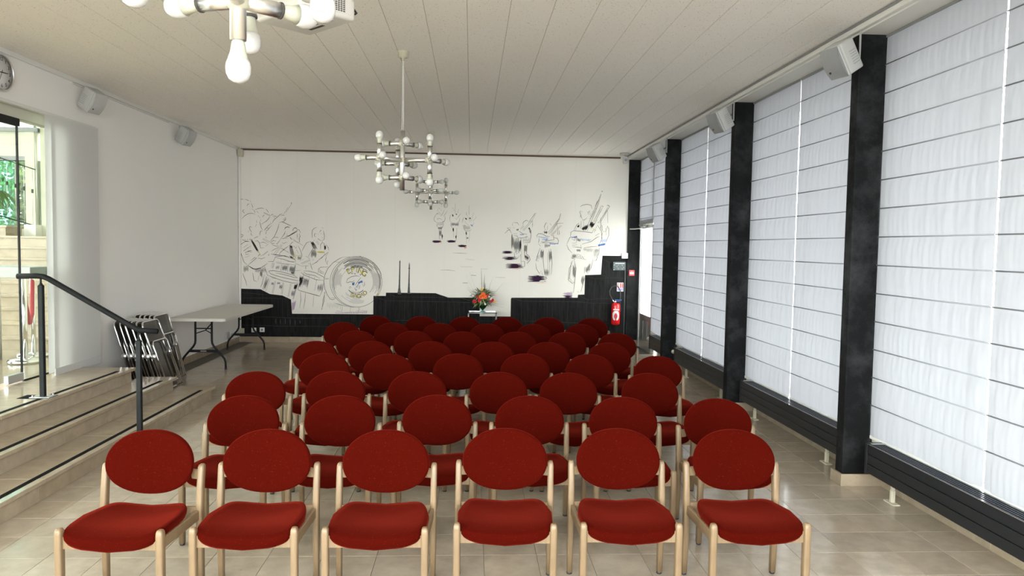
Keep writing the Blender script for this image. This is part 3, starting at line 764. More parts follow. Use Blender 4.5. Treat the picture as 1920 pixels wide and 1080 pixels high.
# ------------------------------------------------------------------ folding chairs
def fold_chair_parts():
    r = {}; w, h = .44, .86
    def loop(x0, z0, z1, hw, rad=.055, n=5):
        p = [(x0, -hw, z0)]
        for k in range(n+1):
            a = radians(180-90*k/n); p.append((x0, -hw+rad+rad*cos(a), z1-rad+rad*sin(a)))
        for k in range(n+1):
            a = radians(90-90*k/n); p.append((x0, hw-rad+rad*cos(a), z1-rad+rad*sin(a)))
        p.append((x0, hw, z0)); return p
    r['back_frame'] = MB().tube(loop(0, 0, h, w/2), .0105, 'chrome', 8).mesh('back_frame')
    r['rear_frame'] = MB().tube([(q[0], q[1]*.9, q[2]) for q in loop(.028, .015, .62, w/2)], .0095, 'chrome', 8).tube([(.028, -.19, .06), (.028, .19, .06)], .007, 'chrome', 6).mesh('rear_frame')
    def panel(x, z0, z1, hw, bow):
        P = rrect(hw, (z1-z0)/2, .05, 4); n = len(P); zc = (z0+z1)/2
        mb = MB(); mb.prism([(a, b+zc) for a, b in P], x, x+.006, 'smoke_plastic', 'yz'); return mb
    r['back_panel'] = panel(-.004, .60, .85, w/2-.012, 0).mesh('back_panel')
    r['seat_panel'] = panel(-.022, .12, .60, w/2-.03, 0).mesh('seat_panel')
    P = [(a, b) for a, b in rrect(w/2-.03, .24, .05, 4)]; P.append(P[0])
    r['seat_frame'] = MB().tube([(-.022, a, b+.36) for a, b in P], .007, 'rubber', 6).mesh('seat_frame')
    hn = MB()
    for s in (-1, 1): hn.lathe([(.027, -.012), (.030, -.006), (.030, .006), (.027, .012)], 'steel', (.0, s*(w/2), .455), 14, axis=(0, 1, 0))
    r['hinge'] = hn.mesh('hinge'); return r
fp = fold_chair_parts()
fc = thing('folding_chair', 'x', 'chair', group='chrome folding chairs leaning against the left wall')
for k, me in fp.items(): part(k, me, fc)
index_tree(fc); used = False
words = ['touching the wall', 'second from the wall', 'third from the wall', 'fourth from the wall', 'fifth from the wall', 'outermost']
def put_fold(x, y, z, lean, label, rz=0):
    global used
    o = fc if not used else copy_tree(fc); used = True
    # top rests at (x, z); leg foot further from the wall
    o.rotation_euler = (0, -radians(lean), rz); L = .86
    o.location = (x+L*sin(radians(lean)), y, .012); o['label'] = label
for k in range(6): put_fold(-3.985+.060*k, 8.60+.01*(k % 2), 0, 17+k*.35, 'smoke-coloured folding chair of the nearer leaning stack, '+words[k], radians(-2+k*.5))
for k in range(5): put_fold(-3.995+.055*k, 9.13+.008*(k % 2), 0, 11.8+k*.5, 'smoke-coloured folding chair of the stack nearer the table, '+(words[k] if k < 4 else 'outermost'), radians(-1+k*.6))

# ------------------------------------------------------------------ folding table
tb = thing('folding_table', 'long off-white folding table with black legs along the left wall', 'table', (-3.645, 11.13, 0))
P = rrect(.375, 1.21, .05, 5)
mb = MB(); mb.prism(P, .683, .722, 'table_top', 'xy'); bmesh.ops.bevel(mb.bm, geom=[e for e in mb.bm.edges if abs(e.verts[0].co.z-e.verts[1].co.z) < 1e-6], offset=.006, segments=2, affect='EDGES'); mb.build('tabletop', tb)
for s in (-1, 1):
    y = s*.94
    for q in (-1, 1):
        MB().tube([(q*.11, y, .69), (q*.11, y, .40), (q*.115, y, .355), (q*.14, y, .31), (q*.235, y, .20), (q*.275, y, .15), (q*.292, y, .10), (q*.295, y, .01)], .0145, 'dark_metal', 10).lathe([(.018, 0), (.018, .025)], 'rubber', (q*.295, y, 0), 10).build('leg', tb)
    MB().box(-.185, .185, y-.010, y+.010, .232, .268, 'dark_metal', bev=.003).build('cross_bar', tb)
    if s == -1: MB().box(-.04, .04, y-.0125, y-.0105, .242, .258, 'grey_plastic').build('maker_plate', tb)
    MB().tube([(-.11, y, .49), (.02, y-s*.02, .535), (.11, y, .49)], .007, 'dark_metal', 6).tube([(.02, y-s*.02, .535), (.05, y-s*.42, .69)], .008, 'dark_metal', 6).tube([(-.11, y, .56), (.11, y, .56)], .008, 'dark_metal', 6).build('brace', tb)

# ------------------------------------------------------------------ chandeliers
def arm_me(L): return MB().tube([(0, 0, 0), (L, 0, 0)], .0205, 'steel', 18).lathe([(.022, 0), (.022, .006)], 'vent_dark', (L-.004, 0, 0), 16, axis=(1, 0, 0)).mesh('arm')
arm_s = arm_me(.100); arm_v = arm_me(.115)
bulb_me = MB().lathe([(.013, 0), (.0165, .006), (.020, .030), (.0265, .050)], 'bulb_base', axis=(1, 0, 0), seg=18).lathe([(.0268, .050), (.0300, .058), (.0318, .070), (.0300, .086), (.0235, .099), (.012, .1065), (0, .108)], 'bulb_glass', axis=(1, 0, 0), seg=18).mesh('light_bulb')
hub_me = MB().lathe([(.017, -.025), (.026, -.018), (.029, 0), (.026, .018), (.017, .025)], 'cream_plastic', seg=16).mesh('hub')
def chandelier(x, y, zm, base, label, bottom=False, stemtop=.25):
    t = thing('tubular_chandelier', label, 'ceiling lamp', (x, y, 0), 0, 'chrome tube chandeliers with bare bulbs')
    zt, zb = zm+.143, zm-.146
    MB().tube([(0, 0, zb-(.10 if bottom else .11)), (0, 0, zm+stemtop)], .0205, 'steel', 18).build('stem', t)
    MB().tube([(-.006, 0, zm+stemtop), (-.004, 0, ZC-.03)], .0018, 'white_cord', 5).tube([(.006, 0, zm+stemtop), (.004, 0, ZC-.03)], .0018, 'white_cord', 5).build('cable', t)
    MB().lathe([(.012, -.075), (.014, -.05), (.042, -.048), (.043, -.004), (.05, 0)], 'cream_plastic', (0, 0, ZC), 20).build('canopy', t)
    def put(me, nm, p, az, el=0):
        o = part(nm, me, t, p); o.rotation_euler = (0, -el, az); return o
    for z in (zt, zb):
        part('hub', hub_me, t, (0, 0, z))
        for k in range(3):
            a = radians(base+180+120*k); put(arm_s, 'arm', (cos(a)*.015, sin(a)*.015, z), a)
            put(bulb_me, 'light_bulb', (cos(a)*.112, sin(a)*.112, z), a)
    part('hub', hub_me, t, (0, 0, zm))
    R = .245; la = MB().tube([(.02, 0, 0), (R-.02, 0, 0)], .0205, 'steel', 18).mesh('long_arm')
    for k in range(3):
        A = radians(base+120*k); c = Vector((cos(A)*R, sin(A)*R, zm))
        put(la, 'long_arm', (0, 0, zm), A); part('hub', hub_me, t, c)
        for q in range(3):
            a = radians(base+180+120*q)
            if abs((a-A-pi+pi) % (2*pi)-pi) < .1: continue
            put(arm_s, 'arm', c+Vector((cos(a), sin(a), 0))*.015, a); put(bulb_me, 'light_bulb', c+Vector((cos(a), sin(a), 0))*.112, a)
        for s in (1, -1):
            put(arm_v, 'arm', c, 0, s*pi/2); put(bulb_me, 'light_bulb', c+Vector((0, 0, s*.112)), 0, s*pi/2)
    if bottom: put(bulb_me, 'light_bulb', (0, 0, zb-.10), 0, -pi/2)
chandelier(-.603, 1.944, 2.507, 100, 'chrome tube chandelier cut off by the top edge, nearest the camera', True)
chandelier(-.60, 6.362, 2.467, 105, 'chrome tube chandelier hanging in the middle, on a long cable')
chandelier(-.60, 10.78, 2.520, 30, 'smallest looking chrome tube chandelier, farthest, near the painted wall')

# ------------------------------------------------------------------ projector
pj = thing('projector', 'white ceiling-mounted video projector with a side vent behind the nearest lamp', 'projector', (-.67, 4.27, 3.0), radians(45))
# local x runs back along the vent face (-x), local y away
PW, PD = .36, .46
mb = MB().box(-PW, 0, 0, PD, 0, .125, 'projector_white', bev=.022, seg=3); mb.build('body', pj)
v = MB().box(-PW+.03, -.035, -.0015, .002, .028, .112, 'projector_white')
for i in range(14):
    for j in range(7):
        v.box(-PW+.045+i*.0175, -PW+.045+i*.0175+.0125, -.003, -.001, .035+j*.0105, .035+j*.0105+.006, 'vent_dark')
v.build('vent', pj)
MB().box(-.21, -.11, .20, .27, -.001, .001, 'grey_plastic').box(-.16, -.10, .31, .33, -.001, .001, 'vent_dark').box(-.09, -.07, .20, .34, -.001, .001, 'vent_dark').build('rating_label', pj)
MB().lathe([(.0, 0), (.022, 0), (.022, .004), (0, .004)], 'white_plastic', (-.12, .08, -.004), 14).build('foot', pj)
MB().tube([(-.16, .22, .125), (-.16, .22, .38)], .02, 'white_plastic', 10).box(-.22, -.10, .16, .28, .36, .38, 'white_plastic').build('ceiling_mount', pj)
MB().tube([(-.01, .06, .06), (.03, .05, .06), (.055, .07, .075), (.05, .10, .11), (.02, .13, .15), (-.05, .16, .2)], .006, 'rubber', 8).build('cable', pj)

# ------------------------------------------------------------------ wall speakers
def speaker(p, toward, label, hook, s=1.0):
    # box with curved grille facing down into the room
    t = thing('wall_speaker', label, 'speaker', p, 0, 'small white speakers below the ceiling')
    d = Vector(toward).normalized(); up = Vector((0, 0, 1)); x = d.cross(up).normalized(); z = x.cross(d)
    M = Matrix((x, d, z)).transposed().to_4x4()
    W_, D_, H_ = .115*s, .16*s, .115*s
    P = [(-W_, -.13*s), (W_, -.13*s), (W_, .02*s), (-W_, .02*s)]
    b = MB().box(-.082*s, .082*s, -.10*s, .03*s, -.112*s, .112*s, 'speaker_shell', bev=.012*s, seg=2, M=M)
    b.box(-.082*s, .082*s, .031*s, .058*s, -.113*s, .113*s, 'speaker_shell', bev=.008*s, M=M).build('cabinet', t)
    def g(a, c):
        xx = (a-.5)*.158*s; zz = (c-.5)*.222*s
        return M @ Vector((xx, .056*s+.024*s*(1-(2*c-1)**2), zz))
    m_ = MB().grid(g, 6, 12, 'grey_plastic' if p[0] > 0 else 'speaker_shell')  # same grille material; shade on the right wall put into a darker grey
    m_.prism([(-.079*s, -.11*s), (.079*s, -.11*s), (.079*s, -.05*s), (.079*s, .05*s), (.079*s, .11*s), (-.079*s, .11*s)], .05*s, .056*s, 'speaker_shell', 'xz', M=M)
    for sx in (-.079*s, .079*s):
        m_._add([(sx, .056*s, z) for z in (-.111*s, -.055*s, 0, .055*s, .111*s)]+[(sx, .056*s+.024*s*(1-q*q), q*.111*s) for q in (-1, -.5, 0, .5, 1)], [(i, i+1, i+6, i+5) for i in range(4)], 'grey_plastic' if p[0] > 0 else 'speaker_shell', M=M)
    m_.build('grille', t)
    MB().lathe([(.008*s, 0), (.008*s, .004)], 'rubber', tuple(M @ Vector((.045*s, .074*s, -.055*s))), 8, axis=tuple(d)).build('badge', t)
    r = MB()
    for sx in (-1, 1):
        for k in range(6): r.box(min(sx*.0818, sx*.083)*s, max(sx*.0818, sx*.083)*s, -.08*s, -.02*s, -.06*s+k*.018*s, -.056*s+k*.018*s, 'grey_plastic', M=M)
    r.build('ribs', t)
    h = Vector(hook)-Vector(p)
    MB().tube([h, (h.x, h.y, 0.02), tuple(-d*.09*s)], .008, 'white_plastic', 6).build('bracket', t)
speaker((-3.90, 7.86, 3.165), (.92, -.30, -.60), 'white wall speaker on the left wall above the curtain panel', (-4.03, 7.92, 3.33), 1.0)
speaker((-3.90, 10.33, 3.17), (.92, -.30, -.60), 'white wall speaker on the left wall nearer the painted wall', (-4.03, 10.42, 3.33), 1.0)
for (y, lb) in ((5.10, 'white wall speaker beside the nearest black pillar top'), (7.62, 'white wall speaker beside the second black pillar top'), (10.28, 'white wall speaker beside the third black pillar top')):
    speaker((2.565, y, 3.09), (-.92, -.30, -.60), lb, (2.74, y+.06, 3.31), 1.0)

# ------------------------------------------------------------------ clock
ck = thing('wall_clock', 'round wall clock with chrome rim and white dial, cut by the left edge', 'clock', (XL, 6.585, 3.162))
Mx = Matrix.Rotation(radians(90), 4, 'Y')
MB().lathe([(.145, 0), (.157, .01), (.157, .03), (.150, .04), (.143, .04), (.143, .03), (.145, 0)], 'steel', M=Mx, seg=40).build('rim', ck)
MB().lathe([(.144, 0), (.144, .022), (0, .022)], 'paper', M=Mx, seg=40).build('dial', ck)
for n in range(1, 13):
    a = radians(30*n); me = text_mesh(str(n), .042, 'ink')
    o = part('numeral', me, ck, (.023, sin(a)*.112, cos(a)*.112)); o.rotation_euler = (radians(90), 0, radians(90))
def hand(ang, L, w, nm):
    a = radians(ang); d = Vector((0, sin(a), cos(a))); s = Vector((0, cos(a), -sin(a)))*w
    MB()._add([d*-.02-s, d*-.02+s, d*L+s*.6, d*L-s*.6], [(0, 1, 2, 3)], 'rubber') if False else None
    mb = MB(); mb._add([Vector((.026, 0, 0))+d*-.025-s, Vector((.026, 0, 0))+d*-.025+s, Vector((.026, 0, 0))+d*L+s*.6, Vector((.026, 0, 0))+d*L-s*.6], [(0, 1, 2, 3)], 'rubber'); mb.build(nm, ck)
hand(86, .085, .005, 'hour_hand'); hand(205, .11, .0035, 'minute_hand')

# ------------------------------------------------------------------ mural on the back wall
YM = YB-.0015
class Draw:
    def __init__(s, ox=0, oy=0, k=1.0): s.mb = MB(); s.o(ox, oy, k); s.n = 0
    def o(s, ox, oy, k): s.ox, s.oy, s.k = ox, oy, k; return s
    def P(s, p): q = ray_hit(s.ox+p[0]/s.k, s.oy+p[1]/s.k, 1, YM); return Vector((q.x, YM-.0001*(s.n % 40), q.z))
    def line(s, pts, m='ink', w=.0068):
        s.n += 1; P = [s.P(p) for p in pts]; vs = []
        for i, p in enumerate(P):
            d = P[min(i+1, len(P)-1)]-P[max(0, i-1)]; d.y = 0
            if d.length < 1e-6: d = Vector((1, 0, 0))
            d.normalize(); n = Vector((-d.z, 0, d.x))*w*.5; t = .45 if i in (0, len(P)-1) else 1
            vs += [p+n*t, p-n*t]
        s.mb._add(vs, [(2*i, 2*i+1, 2*i+3, 2*i+2) for i in range(len(P)-1)], m); return s
    def lines(s, L, m='ink', w=.0068):
        for l in L: s.line(l, m, w)
        return s
    def fill(s, pts, m): s.n += 1; s.mb._add([s.P(p) for p in pts], [tuple(range(len(pts)))], m); return s
    def hatch(s, a, b, c, d, n, m='ink_grey', w=.007, j=.06):
        # strokes from edge a-b to edge d-c
        for i in range(n):
            t = (i+.5)/n; r0, r1 = random.uniform(0, .25), random.uniform(.7, 1)
            p = [a[q]+(b[q]-a[q])*t for q in (0, 1)]; e = [d[q]+(c[q]-d[q])*t for q in (0, 1)]
            s.line([[p[q]+(e[q]-p[q])*r0 for q in (0, 1)], [p[q]+(e[q]-p[q])*.5+random.uniform(-1, 1) for q in (0, 1)], [p[q]+(e[q]-p[q])*r1 for q in (0, 1)]], m, w)
        return s
    def arc(s, cx, cy, rx, ry, a0, a1, m='ink', w=.0055, n=26):
        return s.line([(cx+rx*cos(radians(a0+(a1-a0)*i/n)), cy+ry*sin(radians(a0+(a1-a0)*i/n))) for i in range(n+1)], m, w)
    def done(s, name):
        return s.mb.build(name, wall_back, fix=False)
# black painted blocks
D = Draw()
D.mb.mats = []
poly = [(449.1, 541.1), (488.6, 542.3), (505.4, 551.1), (529.4, 554), (545.6, 561.5), (547.6, 588.2), (699.8, 589.4), (700.1, 554.8), (723.3, 554.8), (723.8, 548.7), (816.6, 549.6), (840.5, 558), (899.5, 558), (899.5, 592.9), (957.2, 593.4), (957.9, 560), (959.5, 558.2), (1083, 558.2), (1083.8, 552.6), (1095.8, 552.2), (1097, 515.8), (1126.8, 514.7), (1129.6, 479.4), (1176, 480), (1173, 637), (449.5, 632.5)]
# split to convex-friendly column strips
xs = sorted(set(p[0] for p in poly))
def top_at(x):
    for (x0, y0), (x1, y1) in zip(poly[:24], poly[1:24]):
        if x0 <= x <= x1 and x1 > x0: return y0+(y1-y0)*(x-x0)/(x1-x0)
    return None
for a, b in zip(xs[:-1], xs[1:]):
    if b-a < .05: continue
    ya, yb = top_at(a+.01), top_at(b-.01)
    if ya is None or yb is None: continue
    f = lambda x: 632.5+(637-632.5)*(x-449)/(1173-449)
    s_ = [D.P((a, ya)), D.P((b, yb)), D.P((b, f(b))), D.P((a, f(a)))]
    for q in s_: q.y = YM; q.z = max(q.z, .10)
    D.mb._add(s_, [(0, 1, 2, 3)], 'mural_black')
D.done('painted_black_blocks')
D = Draw(440, 520, 7.717); D.n = 1; LW = .0045
D.lines([[(75, 222), (200, 228), (330, 240), (480, 252)], [(118, 300), (330, 298), (520, 300), (810, 318)], [(118, 300), (120, 380)], [(250, 575), (480, 572), (700, 582), (1000, 592), (1380, 590)],
  [(80, 690), (360, 695), (620, 705), (1020, 708), (1380, 712)], [(610, 590), (612, 705)], [(1020, 590), (1022, 708)], [(630, 310), (630, 565)], [(692, 312), (695, 568)], [(765, 318), (768, 570)], [(540, 310), (542, 500)], [(835, 520), (838, 580)], [(820, 712), (822, 800)]], 'mural_line', LW)
D.hatch((560, 585), (980, 595), (980, 700), (560, 700), 6, 'rubber', .02)
D.o(690, 540, 7.111)
D.lines([[(75, 110), (240, 168), (232, 350)], [(250, 68), (375, 118), (375, 165)], [(240, 168), (420, 172), (720, 180), (1085, 185), (1430, 190)], [(380, 118), (760, 122), (1080, 128)], [(420, 180), (422, 420)], [(488, 180), (486, 420)], [(530, 180), (535, 400)], [(620, 185), (618, 430)], [(720, 185), (722, 380)], [(800, 185), (800, 370)], [(915, 185), (912, 430)], [(1010, 185), (1012, 400)], [(1090, 185), (1088, 380)], [(1150, 190), (1150, 390)], [(1220, 190), (1222, 400)], [(1280, 190), (1282, 380)], [(1380, 190), (1382, 390)], [(340, 428), (520, 432), (920, 440)], [(880, 70), (1080, 125)], [(1490, 380), (1860, 385)], [(1490, 440), (1700, 440)]], 'mural_line', LW)
D.o(940, 470, 7.2)
D.lines([[(140, 640), (280, 680), (470, 685), (700, 685), (1030, 690), (1160, 700)], [(275, 690), (270, 950)], [(360, 690), (355, 955)], [(470, 690), (465, 950)], [(620, 690), (616, 930)], [(690, 690), (688, 900)], [(820, 690), (815, 960)], [(900, 690), (895, 955)], [(1028, 690), (1020, 950)], [(1155, 700), (1150, 960)], [(275, 950), (600, 960), (1000, 975), (1460, 985)],
  [(1040, 600), (1165, 665), (1165, 700)], [(1165, 660), (1480, 650)], [(1165, 705), (1470, 710)], [(1130, 335), (1265, 380), (1255, 640)], [(1265, 378), (1440, 368)], [(1345, 375), (1348, 635)], [(1400, 375), (1405, 600)], [(1442, 370), (1440, 500)], [(1350, 325), (1440, 365)], [(1440, 368), (1660, 370)], [(1365, 118), (1455, 155), (1455, 360)], [(1455, 155), (1640, 150)], [(1510, 270), (1510, 365)], [(1565, 270), (1568, 365)], [(1600, 270), (1602, 340)], [(1262, 642), (1440, 640)], [(1240, 710), (1240, 960)], [(1325, 710), (1320, 900)], [(1420, 720), (1418, 950)], [(1640, 380), (1650, 1070)]], 'mural_line', LW)
D.done('painted_block_outlines')
# drummer at the far left
D = Draw(440, 360, 9)
D.lines([[(72, 120), (110, 122), (150, 120)], [(170, 122), (215, 135), (245, 150)], [(260, 148), (275, 168)], [(280, 190), (300, 240), (308, 268)], [(290, 285), (315, 298)], [(250, 200), (222, 204), (210, 240)], [(320, 300), (338, 330), (345, 350)], [(165, 298), (140, 305), (135, 325), (155, 345), (168, 362)], [(60, 400), (85, 430), (108, 428)],
  [(345, 300), (400, 278), (450, 270), (495, 280)], [(525, 285), (550, 310), (572, 350)], [(365, 320), (412, 355)], [(125, 450), (170, 400), (230, 365), (290, 358), (345, 375)], [(105, 510), (75, 550), (65, 590), (88, 635)], [(68, 670), (82, 655)],
  [(390, 395), (432, 438)], [(436, 460), (435, 490)], [(420, 500), (432, 540), (448, 600), (470, 640)], [(372, 470), (372, 520)], [(370, 540), (352, 590)], [(288, 600), (262, 580), (248, 600), (262, 640), (290, 680)], [(245, 650), (220, 680)], [(275, 690), (278, 715), (298, 738)],
  [(68, 750), (110, 715), (140, 722), (140, 745), (68, 790)], [(325, 785), (365, 762), (402, 748)], [(425, 735), (425, 700), (438, 660), (470, 655)], [(470, 425), (485, 400), (505, 385)], [(450, 545), (540, 488), (570, 455), (598, 410)], [(488, 350), (600, 405)], [(495, 345), (610, 398)],
  [(610, 395), (635, 378), (655, 380)], [(640, 520), (660, 475), (700, 440), (775, 375), (805, 372)], [(640, 405), (690, 410), (710, 412)], [(660, 440), (680, 430)], [(832, 372), (900, 262)], [(865, 345), (945, 225)], [(945, 190), (955, 178), (962, 195), (950, 220)], [(870, 380), (866, 370)], [(780, 400), (820, 390), (840, 395)], [(845, 430), (858, 440), (860, 465), (835, 490), (815, 500)], [(815, 470), (840, 455), (850, 475)],
  [(750, 520), (800, 500), (955, 570)], [(790, 500), (940, 572)], [(748, 535), (735, 600), (700, 690), (665, 760), (600, 830)], [(495, 650), (560, 575), (628, 520)], [(520, 655), (560, 640), (625, 560)], [(510, 640), (540, 600), (560, 615), (580, 600)], [(540, 660), (525, 690), (530, 715)], [(525, 750), (538, 780)],
  [(470, 800), (580, 855)], [(480, 785), (595, 838)], [(665, 765), (720, 765), (740, 768)], [(600, 850), (650, 820), (700, 830)], [(600, 855), (640, 870), (680, 865)], [(625, 885), (700, 915), (745, 910)]])
D.lines([[(130, 800), (180, 830), (245, 830)], [(240, 835), (180, 835), (110, 880), (92, 930), (95, 1000), (125, 1078)], [(145, 940), (222, 885)], [(148, 1000), (275, 910)], [(175, 1030), (225, 1000), (275, 985)], [(225, 1010), (292, 1012)], [(185, 1055), (245, 1048)], [(345, 830), (385, 822), (415, 850), (438, 945), (495, 940)], [(430, 858), (480, 845), (545, 868)], [(520, 915), (570, 875)], [(480, 1075), (565, 995)], [(565, 1075), (582, 1045)], [(400, 1070), (420, 1060)],
  [(780, 790), (830, 720), (860, 655)], [(715, 890), (780, 790)], [(795, 790), (900, 775)], [(700, 880), (760, 820)], [(665, 1040), (790, 880)], [(685, 1060), (805, 895)], [(760, 1040), (780, 1010), (895, 925)], [(775, 950), (900, 1010)], [(790, 945), (930, 1035)], [(755, 1030), (760, 1060)], [(850, 620), (880, 590), (925, 600)], [(880, 700), (890, 740)], [(850, 760), (930, 730), (1060, 650)], [(940, 720), (1065, 640)], [(980, 660), (990, 620), (1020, 600), (1050, 620)], [(1060, 700), (1060, 760)], [(930, 760), (960, 800), (985, 790)], [(990, 815), (1075, 860)], [(800, 850), (820, 870), (880, 845)], [(610, 1045), (690, 1062), (820, 1075)], [(620, 995), (680, 965), (740, 930)]])
D.hatch((125, 800), (255, 790), (300, 800), (110, 820), 4, 'ink_grey', .012)
D.hatch((255, 785), (290, 790), (430, 1040), (395, 1040), 6, 'ink', .012)
D.lines([[(395, 990), (430, 1060)], [(400, 1000), (440, 1070)]], 'ink_yellow', .02)
D.hatch((920, 895), (975, 905), (985, 1070), (945, 1070), 7, 'ink_grey', .012)
D.hatch((915, 890), (965, 895), (980, 960), (945, 940), 4, 'ink', .010)
D.lines([[(1010, 1010), (1020, 1078)]], 'ink_yellow', .018)
D.o(440, 460, 7.717)
D.lines([[(80, 10), (82, 90), (135, 240), (185, 285)], [(150, 175), (215, 150)], [(155, 128), (210, 128)], [(130, 80), (200, 30)], [(150, 105), (205, 85), (250, 75)], [(235, 220), (290, 175), (318, 182), (250, 240), (195, 285)], [(185, 288), (290, 345), (380, 325), (425, 295), (478, 258)], [(338, 160), (352, 140), (375, 130)], [(335, 185), (390, 195), (440, 175)], [(380, 155), (480, 85)], [(260, 395), (270, 450), (278, 510), (325, 525)], [(122, 400), (125, 430), (160, 520), (178, 585)], [(430, 300), (450, 360), (478, 440)], [(375, 610), (395, 560), (430, 420)], [(350, 440), (340, 510)], [(490, 150), (498, 130)], [(525, 125), (600, 140)]])
D.hatch((130, 285), (200, 290), (200, 400), (125, 400), 8, 'ink_grey', .008); D.hatch((290, 345), (430, 310), (460, 400), (300, 400), 12, 'ink_grey', .009)
D.lines([[(195, 295), (270, 340), (310, 345), (380, 330)]], 'ink', .014); D.hatch((365, 350), (400, 350), (400, 480), (370, 470), 4, 'ink_grey', .012)
D.done('drawn_left_drummers')
# side drums
D = Draw(440, 460, 7.717)
D.lines([[(560, 235), (590, 165), (720, 150), (870, 200), (885, 235)], [(525, 125), (650, 142), (780, 170), (870, 210)], [(590, 180), (700, 200), (800, 235), (880, 240)], [(485, 235), (560, 235), (575, 205)], [(595, 240), (680, 245)], [(605, 258), (700, 268), (790, 278)], [(740, 270), (880, 285)], [(765, 230), (860, 245)], [(545, 250), (535, 330)], [(560, 250), (550, 335)], [(575, 250), (560, 320)], [(672, 280), (662, 370)], [(684, 280), (674, 372)], [(780, 285), (765, 390)], [(885, 255), (865, 430)], [(875, 290), (855, 430)], [(665, 205), (680, 215)],
 [(490, 395), (500, 370), (560, 365), (700, 390), (850, 430), (910, 470)], [(500, 378), (520, 410), (600, 440), (760, 480), (900, 510), (926, 512)], [(590, 400), (680, 415), (780, 440), (860, 465), (910, 470)], [(470, 430), (560, 465), (700, 515), (840, 545), (926, 545)], [(515, 450), (610, 485)], [(535, 470), (600, 480)], [(460, 450), (405, 635)], [(470, 455), (412, 640)], [(508, 495), (448, 665)], [(485, 480), (430, 620)], [(583, 515), (540, 690)], [(595, 520), (553, 700)], [(700, 535), (675, 705)], [(712, 540), (688, 710)], [(808, 550), (770, 740)], [(822, 555), (782, 745)], [(915, 555), (850, 780)], [(905, 560), (845, 775)]])
D.hatch((600, 290), (650, 290), (640, 350), (590, 350), 5, 'ink_grey', .009); D.hatch((695, 280), (770, 285), (755, 380), (685, 370), 9, 'ink_grey', .011); D.hatch((800, 290), (880, 295), (860, 420), (790, 390), 10, 'ink_grey', .011); D.hatch((820, 380), (860, 380), (850, 430), (815, 410), 5, 'ink', .009)
D.hatch((465, 460), (500, 480), (440, 640), (410, 630), 4, 'ink_grey', .010); D.hatch((535, 530), (570, 540), (560, 580), (530, 570), 4, 'ink_grey', .010); D.hatch((620, 530), (660, 535), (655, 570), (615, 565), 4, 'ink_grey', .012); D.hatch((655, 560), (700, 570), (670, 650), (640, 640), 5, 'ink_grey', .009); D.hatch((870, 560), (920, 555), (880, 650), (850, 640), 6, 'ink', .011); D.hatch((830, 640), (880, 650), (850, 770), (810, 740), 6, 'ink_grey', .009)
D.hatch((825, 800), (890, 795), (860, 930), (830, 960), 9, 'ink_mauve', .012)
D.o(530, 410, 9)
D.lines([[(350, 880), (450, 885), (560, 915), (690, 985), (700, 1000)], [(310, 905), (360, 950), (450, 985), (560, 1030), (690, 1040)], [(360, 905), (400, 935), (540, 960), (630, 1010)], [(300, 960), (330, 1000), (420, 1040)], [(600, 920), (605, 850), (640, 820), (770, 815)], [(610, 880), (640, 915), (700, 935)], [(620, 850), (640, 885), (700, 912)], [(360, 910), (350, 930)], [(450, 950), (440, 985)], [(540, 980), (535, 1020)], [(600, 700), (620, 690), (700, 620), (770, 560)]])
D.hatch((290, 960), (330, 990), (310, 1070), (280, 1070), 6, 'ink', .010); D.hatch((370, 1010), (440, 1030), (430, 1075), (350, 1070), 8, 'ink_grey', .009)
D.o(430, 350, 3.6)
D.lines([[(478, 600), (475, 650), (462, 690), (470, 700), (610, 740), (628, 700), (640, 640)], [(500, 590), (490, 680)], [(540, 615), (525, 690)], [(590, 625), (575, 700)], [(470, 700), (600, 735)], [(480, 710), (483, 760), (475, 820)], [(515, 715), (510, 770), (500, 825)], [(570, 735), (565, 810)], [(643, 710), (640, 770), (622, 832)]])
D.hatch((478, 620), (500, 600), (488, 670), (468, 690), 5, 'ink', .010); D.hatch((500, 610), (540, 620), (525, 680), (495, 670), 8, 'ink_grey', .010); D.hatch((600, 650), (635, 650), (620, 720), (590, 710), 7, 'ink_grey', .010)
D.done('drawn_side_drums')
